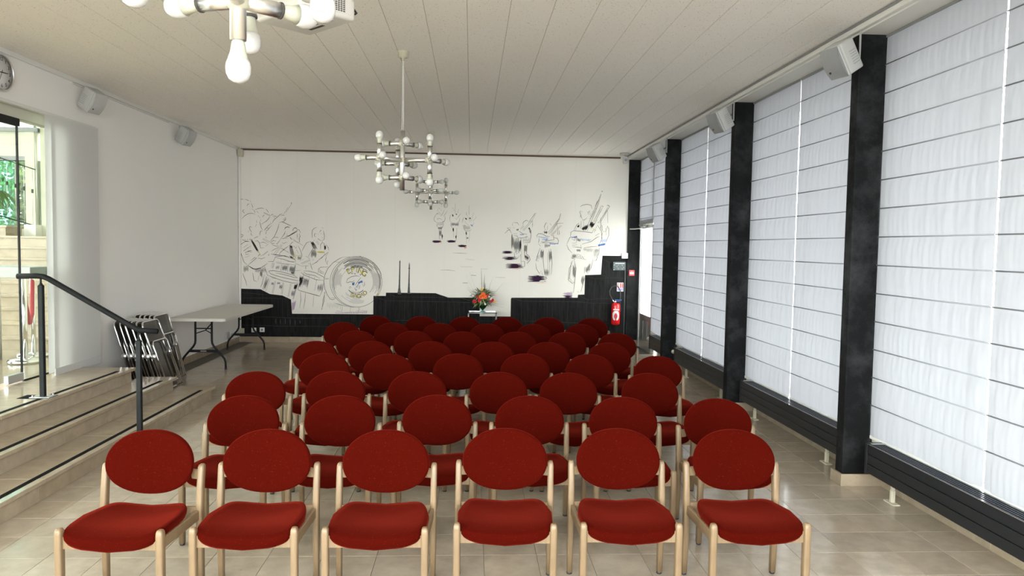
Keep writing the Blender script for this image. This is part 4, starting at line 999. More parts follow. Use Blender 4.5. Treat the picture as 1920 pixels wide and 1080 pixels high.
# second row drummers
D = Draw(530, 410, 9)
D.lines([[(500, 330), (495, 260), (500, 200), (530, 165), (575, 145)], [(565, 255), (540, 255), (535, 290), (560, 310)], [(620, 235), (640, 200), (655, 190)], [(640, 250), (655, 258)], [(590, 255), (600, 262)], [(690, 200), (695, 250), (705, 290), (700, 350), (670, 368)], [(660, 320), (680, 325)], [(640, 370), (665, 372)], [(590, 330), (610, 350), (640, 370)], [(660, 140), (685, 165)], [(560, 385), (600, 440)], [(575, 370), (620, 430)], [(640, 520), (640, 440), (670, 400), (700, 420), (705, 540)], [(670, 375), (670, 400)], [(730, 435), (770, 490), (780, 540)], [(460, 385), (400, 410), (360, 480), (325, 550)], [(430, 645), (490, 540), (520, 490)], [(520, 370), (545, 365)], [(775, 570), (720, 640)], [(710, 580), (710, 610)], [(740, 640), (725, 690), (728, 730)], [(765, 705), (745, 750), (760, 780)], [(390, 630), (460, 680)], [(310, 750), (460, 690)], [(320, 765), (470, 705)], [(310, 800), (440, 795)], [(430, 750), (460, 770)], [(465, 735), (485, 820), (505, 865)], [(400, 790), (385, 830), (395, 855)], [(570, 745), (590, 710), (610, 715)], [(490, 780), (560, 740), (600, 710)], [(500, 700), (530, 690)], [(615, 690), (680, 650)],
 [(240, 180), (280, 190), (302, 240)], [(30, 190), (45, 150), (80, 135), (120, 145)], [(165, 200), (190, 160), (230, 155), (245, 185)], [(0, 300), (45, 240)], [(55, 310), (110, 290), (250, 210)], [(100, 300), (240, 220)], [(240, 270), (245, 330)], [(280, 250), (295, 300), (280, 330), (285, 390), (270, 400)], [(250, 340), (270, 345)], [(180, 350), (345, 455)], [(130, 310), (150, 350), (175, 340)], [(0, 530), (100, 460)], [(180, 460), (230, 500), (235, 460)], [(230, 520), (270, 590)], [(265, 460), (310, 560), (325, 620), (300, 715)], [(110, 460), (160, 400), (180, 395)], [(0, 335), (60, 320)], [(270, 690), (265, 640)], [(230, 760), (300, 790)], [(210, 880), (300, 870)], [(330, 700), (350, 680)]])
D.hatch((465, 385), (520, 380), (590, 520), (540, 560), 8, 'ink_grey', .012); D.hatch((465, 380), (510, 385), (550, 460), (520, 480), 4, 'ink', .012); D.hatch((500, 500), (570, 540), (560, 680), (470, 660), 8, 'ink_grey', .011); D.hatch((700, 430), (730, 450), (730, 530), (705, 530), 4, 'ink', .010)
D.lines([[(580, 555), (650, 560), (710, 560)], [(580, 568), (640, 572), (710, 572)], [(560, 540), (565, 600), (560, 650)]], 'ink_yellow', .016)
D.hatch((105, 450), (160, 460), (200, 650), (150, 640), 8, 'ink_grey', .012); D.hatch((110, 620), (160, 640), (200, 680), (140, 660), 4, 'ink', .012)
D.lines([[(205, 590), (212, 640), (208, 690)], [(225, 620), (300, 628)], [(290, 600), (310, 635)]], 'ink_yellow', .014); D.hatch((250, 630), (310, 640), (300, 700), (260, 700), 5, 'ink_grey', .010)
D.done('drawn_middle_drummers')
# bass drum
D = Draw(600, 470, 8.308)
D.arc(575, 490, 390, 388, -180, 180, n=60); D.arc(565, 487, 408, 398, 95, 345, n=50); D.arc(575, 487, 372, 372, 150, 250, 'ink')
D.lines([[(360, 100), (300, 125), (200, 190), (120, 280), (75, 380), (58, 480), (75, 590), (110, 680), (160, 755), (200, 765), (245, 740)], [(360, 100), (480, 98)], [(215, 172), (305, 178)], [(165, 740), (235, 730)], [(75, 432), (140, 432)], [(75, 442), (135, 442)], [(610, 95), (625, 85), (660, 105)], [(805, 205), (820, 185), (855, 220), (835, 240)], [(945, 380), (950, 440)], [(230, 815), (300, 840), (420, 870)], [(350, 860), (340, 960)], [(475, 880), (470, 970)], [(600, 885), (600, 960)], [(618, 885), (615, 940)], [(80, 640), (50, 760), (30, 920)], [(410, 495), (430, 440), (490, 405), (560, 392), (620, 400)], [(410, 500), (440, 495), (470, 485), (500, 490), (540, 465)], [(545, 545), (580, 490), (640, 415)], [(555, 575), (600, 520), (650, 460)], [(450, 580), (470, 560), (490, 580)], [(455, 585), (475, 590)], [(540, 575), (550, 600), (560, 625), (572, 620), (565, 590)], [(600, 600), (620, 570), (615, 540)], [(690, 485), (695, 530), (685, 555)], [(665, 520), (680, 560)]])
D.arc(560, 540, 140, 122, 35, 145, w=.010)
for i in range(9): D.arc(575, 490, 375-i*16, 372-i*18, random.uniform(-135, -110), random.uniform(-70, -25), 'ink' if i % 3 == 1 else 'ink_grey', .012)
for i in range(14): D.arc(575, 490, 370-i*9, 366-i*9, random.uniform(-60, -20), random.uniform(10, 40), 'ink_grey' if i < 3 else 'ink_pale', .008)
for i in range(12): D.arc(575, 490, 372-i*11, 368-i*12, random.uniform(160, 175), random.uniform(200, 232), 'ink_grey' if i < 2 else 'ink_pale', .008)
for i in range(12): D.arc(575, 490, 330-i*14, 330-i*16, random.uniform(60, 80), random.uniform(100, 140), 'ink_pale', .009)
D.hatch((590, 490), (660, 450), (665, 510), (600, 520), 6, 'ink_blue', .016); D.hatch((500, 500), (540, 480), (530, 550), (500, 540), 4, 'ink_blue', .014); D.hatch((560, 560), (610, 530), (600, 570), (560, 590), 4, 'ink_pale_blue', .010)
D.hatch((885, 700), (905, 690), (915, 660), (890, 670), 3, 'ink_yellow', .018); D.lines([[(640, 110), (665, 122)]], 'ink_yellow', .016)
D.hatch((240, 960), (740, 935), (730, 985), (230, 985), 26, 'ink_mauve', .012); D.lines([[(250, 940), (330, 945)], [(560, 940), (600, 938)], [(640, 935), (740, 940)], [(380, 960), (460, 965)]], 'ink_mauve', .012)
D.hatch((100, 790), (340, 800), (330, 920), (110, 900), 9, 'ink_pale', .008)
for (x, y) in ((545, 240), (590, 245), (640, 255), (500, 355), (545, 360), (630, 375)): D.hatch((x-10, y-12), (x+14, y-12), (x+12, y+12), (x-12, y+12), 3, 'ink_grey', .010)
bd = D.done('drawn_bass_drum')
def lettering(txt, pts, size, rots):
    for ch, (u, v), r in zip(txt, pts, rots):
        p = ray_hit(600+u/8.308, 470+v/8.308, 1, YM)
        for (m_, sz, dy) in (('ink', size*1.22, .0046), ('ink_yellow', size, .0062)):
            o = part('letter', text_mesh(ch, sz, m_), bd, (p.x, YM-dy, p.z)); o.rotation_euler = (radians(90), radians(r), 0)
lettering('EPING', [(445, 325), (512, 298), (572, 300), (632, 325), (690, 358)], .11, (-32, -8, 6, 18, 32))
lettering('BAGAD', [(500, 692), (550, 705), (604, 708), (655, 692), (703, 660)], .085, (8, 2, -8, -18, -35))
# small pipers
D = Draw(800, 370, 9.82)
D.lines([[(215, 200), (235, 198), (240, 215)], [(205, 215), (200, 260)], [(265, 210), (268, 255)], [(190, 295), (150, 350), (130, 400), (150, 440), (200, 475)], [(200, 380), (205, 420)], [(260, 350), (290, 310), (325, 230)], [(305, 355), (340, 310), (380, 250)], [(275, 90), (278, 170)], [(200, 400), (230, 385), (285, 410)], [(330, 350), (345, 385), (325, 440), (290, 465), (200, 465)], [(200, 470), (185, 520), (215, 560), (300, 540), (312, 470)], [(230, 600), (235, 770), (290, 775), (275, 650)], [(225, 260), (240, 330)], [(245, 280), (270, 330)],
 [(465, 205), (500, 200)], [(465, 250), (470, 262)], [(500, 215), (510, 255)], [(528, 110), (525, 290)], [(585, 220), (572, 290)], [(635, 290), (590, 350), (555, 395)], [(440, 320), (425, 380), (430, 440)], [(450, 440), (445, 520), (470, 560)], [(610, 380), (600, 440), (560, 465)], [(515, 380), (560, 410)], [(490, 560), (495, 740)], [(555, 560), (545, 780), (520, 795)], [(590, 460), (585, 520)],
 [(780, 150), (780, 330)], [(735, 265), (730, 310), (740, 340)], [(770, 265), (790, 300)], [(862, 290), (815, 440)], [(922, 355), (845, 445)], [(690, 365), (665, 410), (655, 465)], [(700, 440), (790, 540)], [(665, 505), (690, 590), (720, 620), (790, 615), (820, 590)], [(870, 460), (840, 540)], [(720, 620), (735, 850)], [(795, 620), (775, 830)], [(755, 350), (800, 450)]], w=.0045)
D.hatch((190, 290), (210, 290), (210, 310), (190, 310), 3, 'ink', .007); D.hatch((205, 545), (300, 540), (270, 600), (210, 590), 7, 'ink_grey', .010); D.hatch((230, 600), (275, 600), (265, 720), (235, 720), 5, 'ink_grey', .010); D.hatch((270, 660), (295, 660), (300, 770), (280, 770), 3, 'ink', .008); D.hatch((290, 440), (325, 430), (320, 460), (290, 460), 3, 'ink_blue', .007); D.hatch((200, 470), (310, 465), (300, 530), (200, 520), 8, 'ink_pale', .010)
D.hatch((465, 300), (490, 310), (495, 380), (475, 350), 3, 'ink', .009); D.hatch((535, 295), (558, 300), (555, 330), (540, 325), 3, 'ink', .008); D.hatch((455, 465), (590, 460), (580, 540), (460, 530), 11, 'ink_grey', .010); D.hatch((475, 550), (500, 550), (500, 640), (485, 640), 3, 'ink', .009); D.hatch((530, 690), (550, 690), (545, 760), (530, 760), 3, 'ink', .008)
D.hatch((700, 370), (735, 375), (740, 420), (720, 410), 4, 'ink', .009); D.hatch((785, 365), (812, 370), (808, 405), (790, 405), 4, 'ink', .008); D.hatch((670, 510), (800, 530), (800, 600), (700, 600), 10, 'ink_pale', .012); D.hatch((680, 505), (725, 520), (720, 535), (690, 525), 3, 'ink', .008); D.hatch((715, 630), (735, 630), (738, 700), (725, 700), 3, 'ink', .009); D.hatch((735, 730), (770, 735), (765, 770), (735, 770), 4, 'ink_grey', .010); D.hatch((800, 490), (850, 500), (840, 545), (820, 520), 4, 'ink_blue', .006)
for (x, y) in ((90, 815), (360, 810), (560, 895)):
    for i in range(9): e_ = abs(i-4)/4; dx = random.uniform(0, 60)*e_+10; D.line([(x+dx, y+(i-4)*5), (x+90, y+(i-4)*4.4), (x+190-dx*.9, y+(i-4)*4)], 'ink_purple', .0075)
D.hatch((230, 815), (285, 815), (260, 845), (235, 835), 4, 'ink_orange', .008); D.hatch((680, 910), (740, 905), (730, 945), (700, 940), 5, 'ink_orange', .009); D.hatch((500, 815), (545, 820), (520, 835), (505, 830), 3, 'ink_orange', .007)
D.lines([[(480, 1022), (600, 1030), (750, 1032)]], 'ink_mauve', .008)
D.o(780, 350, 3.6).lines([[(260, 448), (300, 449), (345, 450)], [(335, 488), (395, 495)], [(300, 541), (380, 542)], [(165, 563), (215, 563), (265, 568)], [(440, 555), (485, 556)], [(535, 612), (600, 613)]], 'ink_mauve', .009)
D.lines([[(370, 598), (405, 600)], [(315, 649), (350, 650)]], 'ink', .012)
D.done('drawn_small_pipers')
# middle pipers
D = Draw(935, 390, 7.2)
D.lines([[(110, 265), (150, 300), (175, 340)], [(80, 345), (125, 300), (155, 290)], [(115, 270), (165, 268)], [(190, 200), (185, 240)], [(200, 195), (255, 200), (275, 235)], [(195, 270), (215, 265)], [(240, 290), (270, 280)], [(290, 280), (335, 235)], [(300, 290), (345, 245)], [(330, 230), (330, 195), (370, 165), (400, 180)], [(405, 195), (490, 75), (510, 72)], [(425, 210), (495, 90)], [(325, 300), (440, 165)], [(335, 310), (455, 175)], [(460, 170), (455, 260)], [(450, 220), (465, 230)], [(410, 265), (435, 300), (435, 390), (420, 465), (330, 470)], [(175, 350), (175, 450), (180, 560)], [(200, 345), (250, 350)], [(205, 370), (255, 380), (255, 400)], [(270, 310), (330, 350), (385, 355)], [(260, 400), (300, 405), (390, 395)], [(210, 600), (215, 650), (200, 690), (240, 690), (300, 625), (305, 780)], [(240, 620), (280, 600)], [(305, 480), (310, 630)], [(305, 720), (350, 720), (350, 790), (300, 800), (260, 790)], [(385, 480), (380, 560), (375, 620), (410, 650), (425, 700), (385, 750), (375, 735)], [(345, 600), (360, 690), (400, 720)]])
D.hatch((170, 350), (200, 350), (205, 560), (170, 560), 5, 'ink_grey', .012); D.hatch((205, 400), (285, 400), (285, 620), (210, 620), 12, 'ink_grey', .011); D.hatch((285, 400), (305, 400), (300, 600), (285, 600), 4, 'ink', .009); D.hatch((345, 480), (385, 480), (370, 600), (340, 620), 8, 'ink_grey', .010); D.hatch((345, 610), (410, 650), (400, 710), (355, 690), 8, 'ink', .009); D.hatch((410, 265), (435, 300), (430, 360), (420, 330), 5, 'ink_grey', .010); D.hatch((240, 285), (275, 280), (260, 310), (240, 310), 4, 'ink', .008); D.hatch((325, 400), (420, 400), (415, 470), (325, 470), 9, 'ink_pale', .010); D.hatch((395, 260), (420, 260), (425, 300), (410, 290), 4, 'ink', .008)
D.hatch((285, 350), (345, 350), (330, 372), (290, 370), 5, 'ink_blue', .010); D.hatch((350, 385), (395, 375), (390, 395), (360, 392), 4, 'ink_blue', .008)
D.lines([[(620, 280), (615, 250), (640, 200), (655, 205)], [(620, 285), (645, 300)], [(655, 300), (660, 240)], [(695, 205), (710, 235)], [(665, 335), (820, 140), (835, 85), (840, 75)], [(680, 350), (800, 180), (825, 150)], [(700, 350), (790, 210), (870, 205)], [(700, 370), (830, 240)], [(715, 380), (850, 235)], [(800, 290), (795, 360), (820, 355), (815, 300)], [(785, 215), (800, 290)], [(600, 330), (625, 300)], [(520, 400), (515, 370), (540, 345), (590, 350), (640, 380), (690, 385)], [(545, 405), (545, 440), (535, 470)], [(535, 480), (570, 520)], [(575, 450), (600, 460), (680, 440), (745, 430), (740, 370), (720, 380)], [(560, 470), (640, 470), (750, 460)], [(745, 400), (790, 410), (808, 440), (800, 490)], [(560, 540), (530, 620), (505, 715), (540, 715)], [(498, 745), (510, 820), (550, 885), (575, 850)], [(580, 870), (600, 925)], [(600, 560), (600, 700), (620, 900)], [(700, 550), (715, 650), (720, 740), (710, 900)], [(680, 560), (690, 910)], [(660, 600), (665, 890)], [(590, 940), (640, 930), (650, 950), (600, 1000), (540, 990)], [(540, 990), (590, 960)]])
D.hatch((520, 380), (680, 390), (650, 430), (560, 400), 12, 'ink_pale_blue', .013); D.hatch((580, 420), (680, 420), (640, 440), (590, 435), 6, 'ink_blue', .010); D.hatch((680, 470), (805, 470), (800, 495), (690, 495), 10, 'ink_blue', .012); D.hatch((610, 310), (660, 310), (650, 350), (620, 350), 5, 'ink', .011)
D.hatch((565, 540), (610, 560), (600, 700), (565, 700), 8, 'ink_grey', .012); D.hatch((620, 470), (700, 490), (690, 530), (620, 540), 8, 'ink_grey', .010); D.hatch((675, 560), (715, 560), (715, 740), (680, 740), 6, 'ink_grey', .010); D.hatch((610, 820), (680, 820), (670, 920), (620, 920), 8, 'ink_grey', .009); D.hatch((510, 640), (560, 600), (550, 700), (510, 710), 4, 'ink_pale', .010)
D.lines([[(850, 205), (870, 210)], [(715, 370), (770, 310)]], 'ink_yellow', .010)
for (x, y, n, L) in ((40, 600, 8, 160), (45, 682, 10, 210), (80, 785, 14, 270), (385, 955, 20, 270)):
    for i in range(n): e_ = abs(i-n/2)/n*2; dx = random.uniform(.0, .6)*L*(.45+.55*e_); D.line([(x+dx*random.uniform(.1, .9), y+(i-n/2)*4.6), (x+L*.5, y+(i-n/2)*4.3), (x+L-dx*.7, y+(i-n/2)*4.1)], 'ink_purple', .0075)
D.fill([(545, 990), (600, 955), (650, 940), (640, 965), (600, 1000)], 'ink_white')
D.lines([[(130, 815), (250, 825), (300, 815)], [(480, 1005), (560, 1010), (640, 1008)], [(0, 938), (85, 940)], [(70, 600), (110, 590)]], 'ink_orange', .006)
D.done('drawn_middle_pipers')
# large piper
D = Draw(1050, 350, 5.145)
D.lines([[(195, 300), (200, 270), (190, 245), (200, 230)], [(205, 240), (215, 245)], [(200, 270), (205, 290), (215, 310)], [(195, 195), (215, 180), (260, 170), (300, 180), (310, 215)], [(285, 240), (270, 245), (275, 270)], [(285, 230), (290, 270)], [(210, 320), (235, 322), (260, 300)], [(205, 330), (200, 400), (215, 410)], [(225, 325), (230, 380)], [(280, 310), (300, 300)], [(245, 420), (330, 230), (345, 190), (395, 70)], [(262, 430), (345, 230), (370, 160), (398, 72)], [(402, 40), (412, 48), (404, 50), (402, 40)], [(335, 190), (360, 145), (375, 130)], [(335, 210), (350, 215)], [(290, 290), (320, 230)], [(300, 300), (335, 240)], [(325, 330), (380, 230), (395, 190)], [(340, 335), (390, 240), (410, 200)], [(395, 185), (415, 195)], [(370, 350), (440, 240), (460, 200)], [(385, 350), (450, 240), (470, 205)], [(450, 185), (462, 178), (480, 190), (465, 210)], [(458, 230), (462, 350)], [(310, 385), (360, 320)], [(305, 400), (345, 340)], [(330, 440), (355, 380)], [(392, 300), (395, 400), (410, 430)], [(160, 400), (145, 430)], [(135, 420), (160, 370), (185, 350)], [(100, 490), (105, 440), (130, 425), (200, 430), (310, 445), (330, 400)], [(65, 555), (95, 490), (120, 490)], [(65, 560), (80, 600), (115, 640)], [(110, 500), (140, 520), (150, 480), (160, 490), (155, 540)], [(115, 545), (160, 545)], [(115, 565), (165, 560)], [(120, 580), (180, 585), (210, 590)], [(200, 560), (205, 600)], [(210, 555), (300, 530), (355, 490), (380, 480)], [(340, 475), (380, 450)], [(230, 590), (300, 580), (380, 575)], [(360, 370), (400, 430), (405, 500), (380, 560)], [(410, 440), (400, 500)], [(445, 430), (460, 380), (470, 400), (470, 470), (440, 540)], [(440, 400), (445, 470)], [(410, 430), (440, 435)], [(385, 400), (405, 370), (410, 420)], [(120, 650), (110, 690), (150, 700)], [(150, 685), (250, 703)], [(160, 650), (210, 665)], [(125, 710), (90, 790), (80, 900), (120, 935), (140, 920)], [(135, 700), (155, 790), (140, 930), (130, 1020)], [(110, 720), (95, 850), (95, 890)], [(320, 700), (300, 780), (265, 845)], [(380, 585), (375, 640), (350, 710), (330, 715)], [(240, 880), (215, 960), (200, 1020)], [(100, 1015), (130, 1018)], [(165, 1010), (180, 1018)]])
D.hatch((300, 330), (345, 345), (300, 410), (280, 380), 9, 'ink', .012); D.hatch((215, 385), (280, 360), (250, 430), (210, 425), 10, 'ink', .012); D.hatch((165, 375), (188, 362), (185, 395), (165, 398), 5, 'ink', .011); D.hatch((165, 490), (200, 500), (195, 540), (165, 530), 5, 'ink_grey', .012)
D.hatch((105, 485), (170, 470), (160, 500), (120, 495), 8, 'ink_blue', .011); D.hatch((190, 495), (310, 505), (280, 530), (205, 525), 10, 'ink_pale_blue', .014); D.hatch((360, 555), (440, 540), (430, 570), (375, 578), 10, 'ink_blue', .013); D.hatch((395, 500), (465, 500), (440, 545), (400, 545), 7, 'ink_pale_blue', .012)
D.hatch((160, 600), (200, 600), (195, 630), (160, 630), 6, 'ink_grey', .012); D.hatch((120, 645), (160, 650), (150, 690), (120, 700), 6, 'ink_grey', .013); D.hatch((160, 655), (210, 665), (245, 700), (150, 690), 4, 'ink_grey', .010); D.hatch((220, 590), (320, 590), (310, 640), (230, 620), 12, 'ink_pale', .012); D.hatch((320, 590), (378, 590), (360, 700), (330, 690), 8, 'ink_pale', .012); D.hatch((340, 600), (375, 600), (365, 650), (340, 640), 5, 'ink_grey', .010)
D.hatch((125, 720), (150, 760), (145, 880), (120, 900), 6, 'ink_grey', .012); D.hatch((85, 860), (130, 920), (120, 935), (85, 900), 5, 'ink_pale', .012); D.hatch((250, 780), (300, 720), (280, 830), (250, 840), 7, 'ink_grey', .011); D.hatch((210, 850), (240, 860), (220, 960), (200, 950), 6, 'ink_grey', .010); D.hatch((235, 760), (250, 760), (240, 850), (230, 850), 3, 'ink_pale', .011)
for (a, b) in ((340, 210), (412, 187), (470, 187), (333, 332), (370, 345), (303, 397), (338, 417)): D.lines([[(a-8, b-3), (a+8, b+4)]], 'ink_yellow', .022)
for i in range(12): D.line([(20+random.uniform(0, 50), 1020+i*4.6), (70, 1022+i*4.3), (122-random.uniform(0, 8), 1024+i*4)], 'ink_purple' if i > 6 else 'ink_mauve', .010)
D.done('drawn_large_piper')
# painted woodwind instruments standing on the painted ledge
D = Draw(735, 480, 13.5)
for (x, y0, pts) in ((200, 105, ((0, 2), (45, 14), (60, 10), (130, 11), (600, 15), (700, 18), (760, 26), (800, 30), (845, 46))), (440, 170, ((0, 3), (50, 9), (130, 12), (145, 22), (160, 10), (500, 14), (690, 22), (700, 24), (770, 26)))):
    for (a, wa), (b, wb_) in zip(pts[:-1], pts[1:]):
        dx0 = -a*.02; dx1 = -b*.02
        D.n = 5; D.fill([(x-wa*1.25+dx0, y0+a), (x+wa*1.25+dx0, y0+a), (x+wb_*1.25+dx1, y0+b), (x-wb_*1.25+dx1, y0+b)], 'rubber')
D.lines([[(150, 890), (235, 885)], [(150, 960), (240, 960)], [(395, 948), (490, 950)], [(425, 870), (465, 870)], [(175, 530), (180, 590)], [(430, 540), (432, 570)], [(435, 750), (433, 790)]], 'ink_grey', .008)
D.done('painted_woodwinds')

# ------------------------------------------------------------------ small fixtures on the back wall
def tagged(mb, name, label, cat):
    o = mb.build(name); o['label'] = label; o['category'] = cat; return o
ep = thing('alarm_panel', 'grey alarm panel with small lights on the dark painted wall', 'control panel', (2.637, YB-.004, 1.428))
MB().box(-.112, .112, -.045, 0, -.078, .078, 'panel_grey', bev=.006).build('housing', ep)
g = MB().box(-.075, .092, -.047, -.045, .042, .054, 'paper')
for r, zz in enumerate((.018, -.004, -.028, -.050)):
    for q in range(8):
        if (q*7+r*3) % 5 < 3: g.box(-.095+q*.024, -.083+q*.024, -.047, -.045, zz-.003, zz+.004, 'paper' if (q+r) % 3 == 0 else 'grey_plastic')
g.box(-.10, -.088, -.047, -.045, -.073, -.063, 'paper').build('indicators', ep)
sw = thing('light_switch', 'white square switch above the alarm panel', 'switch', (2.737, YB-.004, 1.615))
MB().box(-.055, .055, -.04, 0, -.05, .05, 'paper', bev=.006).build('housing', sw); MB().box(-.035, .035, -.045, -.038, -.035, .035, 'white_plastic', bev=.003).build('rocker', sw)
al = thing('fire_alarm_button', 'small red fire alarm box on the far black pillar', 'fire alarm', (2.86, 12.975, 1.31))
MB().box(-.05, .05, -.035, 0, -.052, .052, 'red_panel', bev=.006).build('housing', al); MB().box(-.036, .034, -.037, -.034, -.022, .014, 'paper').box(-.006, .006, -.037, -.034, .024, .034, 'paper').box(-.02, .018, -.038, -.036, -.006, .002, 'grey_plastic').build('push_plate', al)
sg = thing('extinguisher_sign', 'red and white extinguisher sign with a blue strip on the dark wall', 'sign', (2.672, YB-.004, 1.052))
MB().box(-.058, .058, -.004, 0, -.078, .078, 'paper').build('plate', sg)
MB().box(-.05, .052, -.006, -.004, -.022, .070, 'sign_red').box(-.05, .052, -.006, -.004, -.070, -.026, 'sign_blue').build('fields', sg)
pg = MB().box(-.036, -.006, -.008, -.006, -.016, .058, 'paper').box(-.03, -.012, -.008, -.006, .058, .066, 'paper')
for q in range(5): pg.box(.012+(q % 2)*.006, .036-(q % 3)*.004, -.008, -.006, -.012+q*.016, -.004+q*.016, 'paper')
pg.build('pictogram', sg)
ex = thing('fire_extinguisher', 'red fire extinguisher with a black hose loop hung on the dark wall', 'fire extinguisher', (2.583, YB-.095, .38))
MB().lathe([(.0, 0), (.055, .0), (.074, .015), (.078, .04), (.078, .345), (.070, .375), (.045, .392), (.02, .395), (0, .395)], 'red_gloss', seg=28).build('cylinder', ex)
lab = MB()
for k in range(8):
    a0 = radians(-125+10*k); 
def wrap(mb, a0, a1, z0, z1, m, r=.0788):
    n = 6
    mb._add([(r*cos(radians(a0+(a1-a0)*i/n)), r*sin(radians(a0+(a1-a0)*i/n)), z) for z in (z0, z1) for i in range(n+1)], [(i, i+1, n+2+i, n+1+i) for i in range(n)], m)
wrap(lab, -135, -50, .268, .284, 'paper'); 
for k in range(22):
    t = k/21; a = -98+34*cos(radians(-60+300*t)); z = .165+.072*sin(radians(-60+300*t)); wrap(lab, a-9-5*sin(pi*t), a+9+5*sin(pi*t), z-.016, z+.016, 'paper', .0789+.0001*k)
wrap(lab, -112, -84, .125, .215, 'sign_red', .0785)
lab.build('label_print', ex)
MB().tube([(-.01, 0, .39), (-.01, 0, .43)], .016, 'chrome', 8).box(-.02, .10, -.012, .012, .435, .452, 'blue_plastic', bev=.003).box(-.02, .07, -.012, .012, .412, .422, 'blue_plastic').build('valve', ex)
hp = [(-.035, 0, .41), (-.07, -.01, .46), (-.11, -.01, .53), (-.12, -.01, .60), (-.09, -.01, .67), (-.03, -.01, .70), (.03, -.01, .69), (.07, -.01, .62), (.075, -.005, .52), (.07, 0, .42), (.085, 0, .30), (.085, 0, .24)]
MB().tube(hp, .009, 'rubber', 8).build('hose', ex); MB().tube([(-.03, 0, .40), (-.06, -.008, .445)], .010, 'chrome', 8).build('hose_fitting', ex)
MB().box(-.02, .02, .075, .09, .28, .36, 'dark_metal').box(.075, .095, -.02, .02, .27, .30, 'rubber').build('wall_hook', ex)
tagged(MB().box(2.40, 2.56, YB-.055, YB-.019, .10, .15, 'cream_plastic', bev=.004), 'junction_box', 'small cream box low on the wall below the extinguisher', 'junction box')
em = thing('ceiling_detector', 'white sensor with a hanging body at the far right ceiling corner', 'detector', (2.62, 12.62, ZC))
MB().lathe([(.09, -.004), (.085, -.02), (.05, -.03), (0, -.03)], 'white_plastic', seg=20).build('base', em)
MB().tube([(0, 0, -.03), (.0, -.02, -.08)], .012, 'white_plastic', 8).box(-.035, .035, -.07, .0, -.18, -.06, 'white_plastic', bev=.01).box(-.02, .02, -.074, -.07, -.14, -.10, 'grey_plastic').build('sensor_head', em)
tagged(MB().box(2.745, 2.765, YB-.02, YB, .11, 1.50, 'rubber'), 'cable_duct', 'thin black cable duct beside the far black pillar', 'cable duct')
for (x, z, lb) in ((-3.65, .219, 'white wall socket in the dark wall, right of the table leg'), (-3.792, .213, 'white wall socket in the dark wall, behind the table leg')):
    t = thing('wall_socket', lb, 'socket', (x, YB-.002, z)); MB().box(-.042, .042, -.012, 0, -.04, .04, 'paper', bev=.004).build('plate', t); MB().lathe([(.018, 0), (.018, .002)], 'grey_plastic', (0, -.0125, 0), 14, axis=(0, -1, 0)).box(-.003, .003, -.017, -.012, -.018, .018, 'vent_dark').build('outlet', t)
t = thing('double_socket', 'white double socket on trunking low on the left wall under the table', 'socket', (XL, 12.42, .19))
MB().box(0, .03, -.14, .02, -.05, .06, 'white_plastic', bev=.004).build('housing', t); MB().box(.03, .036, .03, .18, -.045, .055, 'paper', bev=.003).box(.0, .031, .03, .18, -.045, .055, 'paper').build('plate', t)
mbx = MB()
for yy in (.065, .11, .15): mbx.box(.0365, .0375, yy, yy+.018, -.02, .02, 'grey_plastic')
mbx.build('outlet', t); MB().box(0, .012, .0, .02, -.19, -.05, 'white_plastic').build('trunking', t)
t = thing('corner_trunking', 'white vertical cable trunking in the corner with a box at top and bottom', 'cable trunking', (XL+.01, YB-.01, 0))
MB().box(0, .035, -.02, .0, .15, 3.2, 'trim_white', bev=.003).build('channel', t); MB().box(0, .085, -.08, 0, 3.22, 3.345, 'cream_plastic', bev=.008).build('top_box', t); MB().box(0.01, .09, -.03, 0, .14, .245, 'cream_plastic', bev=.004).build('bottom_box', t)

# ------------------------------------------------------------------ flowers on a side table
ft = thing('side_table', 'small chrome-framed side table by the painted wall behind the chairs', 'side table', (.2, 12.72, 0))
for sx in (-.24, .24):
    for sy in (-.14, .16): MB().box(sx-.010, sx+.010, sy-.010, sy+.010, 0, .60, 'chrome', bev=.001).build('leg', ft)
MB().box(-.25, .25, -.15, -.13, .585, .605, 'chrome').box(-.25, .25, .15, .17, .585, .605, 'chrome').box(-.25, -.23, -.15, .17, .585, .605, 'chrome').box(.23, .25, -.15, .17, .585, .605, 'chrome').build('frame', ft)
MB().box(-.23, .23, -.13, .15, .596, .604, 'glass').build('glass_top', ft)
vs_ = thing('flower_vase', 'glass vase with a spiky bouquet of orange, red and white flowers on the side table', 'flower arrangement', (.205, 12.70, .606))
MB().lathe([(.055, 0), (.055, .006), (.015, .02), (.014, .035), (.04, .06), (.085, .12), (.082, .12), (.035, .06), (.008, .035), (0, .03)], 'teal_glass', seg=22).build('vase', vs_)
MB().lathe([(.012, .036), (.036, .06), (.078, .118), (0, .13)], 'leaf', seg=18).build('stem_bundle', vs_)
rnd = random.Random(11); mb = MB()
for k in range(420):
    a = rnd.uniform(0, 2*pi); b = rnd.uniform(-.6, 1.2); r0 = rnd.uniform(0, .16)
    p0 = Vector((r0*cos(a), r0*sin(a)*.6, .14+rnd.uniform(0, .22)))
    blade(mb, p0, (cos(a), sin(a)*.6, b), rnd.uniform(.05, .12), rnd.uniform(.008, .018), rnd.uniform(0, .05), 'leaf' if rnd.random() < .68 else 'pale_green', 4)
mb.build('foliage', vs_, kind='stuff', fix=False)
mb = MB()
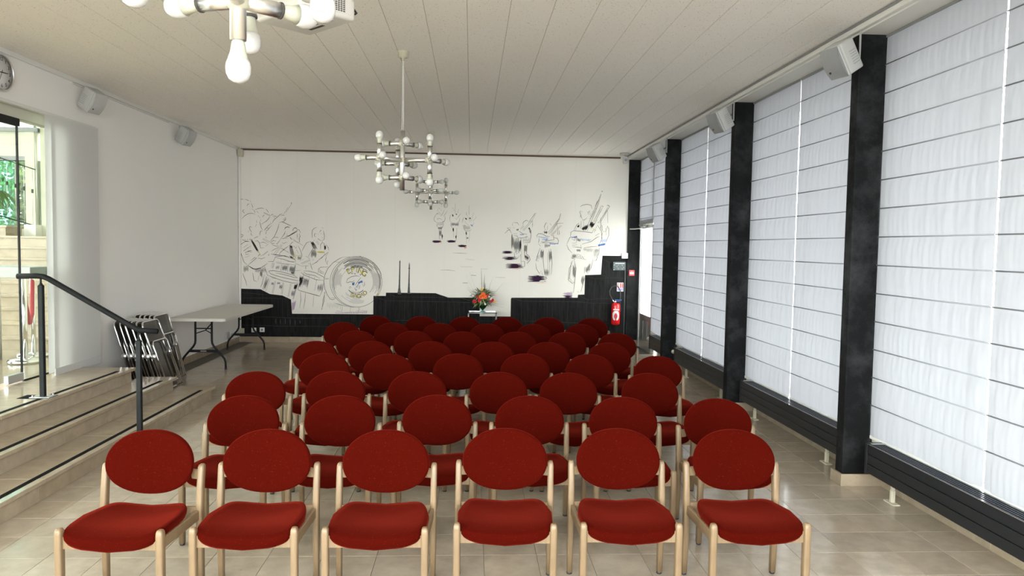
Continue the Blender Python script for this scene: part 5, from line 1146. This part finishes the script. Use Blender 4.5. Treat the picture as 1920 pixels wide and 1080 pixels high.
for (tx, tz, w) in ((-.27, .58, .004), (-.215, .66, .004), (-.28, .46, .004), (-.16, .62, .004), (-.03, .70, .004), (.02, .60, .004), (.15, .56, .004), (.32, .46, .006), (-.43, .22, .005), (-.40, .12, .004), (.39, .02, .005), (.36, .10, .004), (.30, .16, .005)):
    blade(mb, (tx*.15, -.02, .14), (tx, rnd.uniform(-.08, .05), tz-.05), Vector((tx, 0, tz-.05)).length*1.0, w*1.25, .03 if tz > .3 else .06, 'leaf', 8)
for (tx, tz) in ((-.23, .38), (.03, .45), (.10, .38)): blade(mb, (tx*.3, -.02, .16), (tx, -.02, tz-.1), Vector((tx, 0, tz-.1)).length, .02, .0, 'leaf', 6)
mb.build('long_grass_blades', vs_, fix=False)
def bloom(x, y, z, r, m, n, name, lb=None):
    mb = MB()
    for ring, (cnt, el, rr) in enumerate(((n, .1, 1), (n-2, .6, .8), (max(3, n-4), 1.1, .55))):
        for k in range(cnt):
            a = 2*pi*k/cnt+ring*.4; d = Vector((cos(a)*cos(el), -sin(el), sin(a)*cos(el)))
            c = Vector((x, y, z)); side = d.cross(Vector((0, -1, .01))).normalized()*r*.28*rr; tip = c+d*r*rr
            mb._add([c, c+d*r*rr*.6+side, tip, c+d*r*rr*.6-side], [(0, 1, 2, 3)], m)
    o = mb.build(name, vs_, fix=False)
    if lb: o['label'] = lb
bloom(.0, -.13, .285, .062, 'flower_orange', 9, 'flower', 'large orange bloom'); bloom(.04, -.12, .265, .045, 'flower_orange', 8, 'flower', 'orange bloom'); bloom(-.035, -.12, .27, .045, 'flower_orange', 8, 'flower', 'orange bloom'); bloom(.01, -.12, .32, .04, 'flower_orange', 8, 'flower', 'orange bloom')
bloom(-.02, -.10, .395, .030, 'flower_yellow', 8, 'flower', 'yellow bloom'); bloom(.21, -.08, .185, .028, 'flower_yellow', 7, 'flower', 'yellow bloom')
for (x, z) in ((-.06, .20), (-.055, .225), (.14, .195), (.165, .215), (-.15, .185), (-.13, .19), (-.09, .27), (.08, .29)): bloom(x, -.11, z, .034, 'flower_red', 7, 'flower', 'red bloom')
for (x, z) in ((.04, .145), (.105, .275), (.15, .255), (.135, .23), (.0, .42), (-.17, .29)): bloom(x, -.12, z, .020, 'flower_white', 6, 'flower', 'small white bloom')
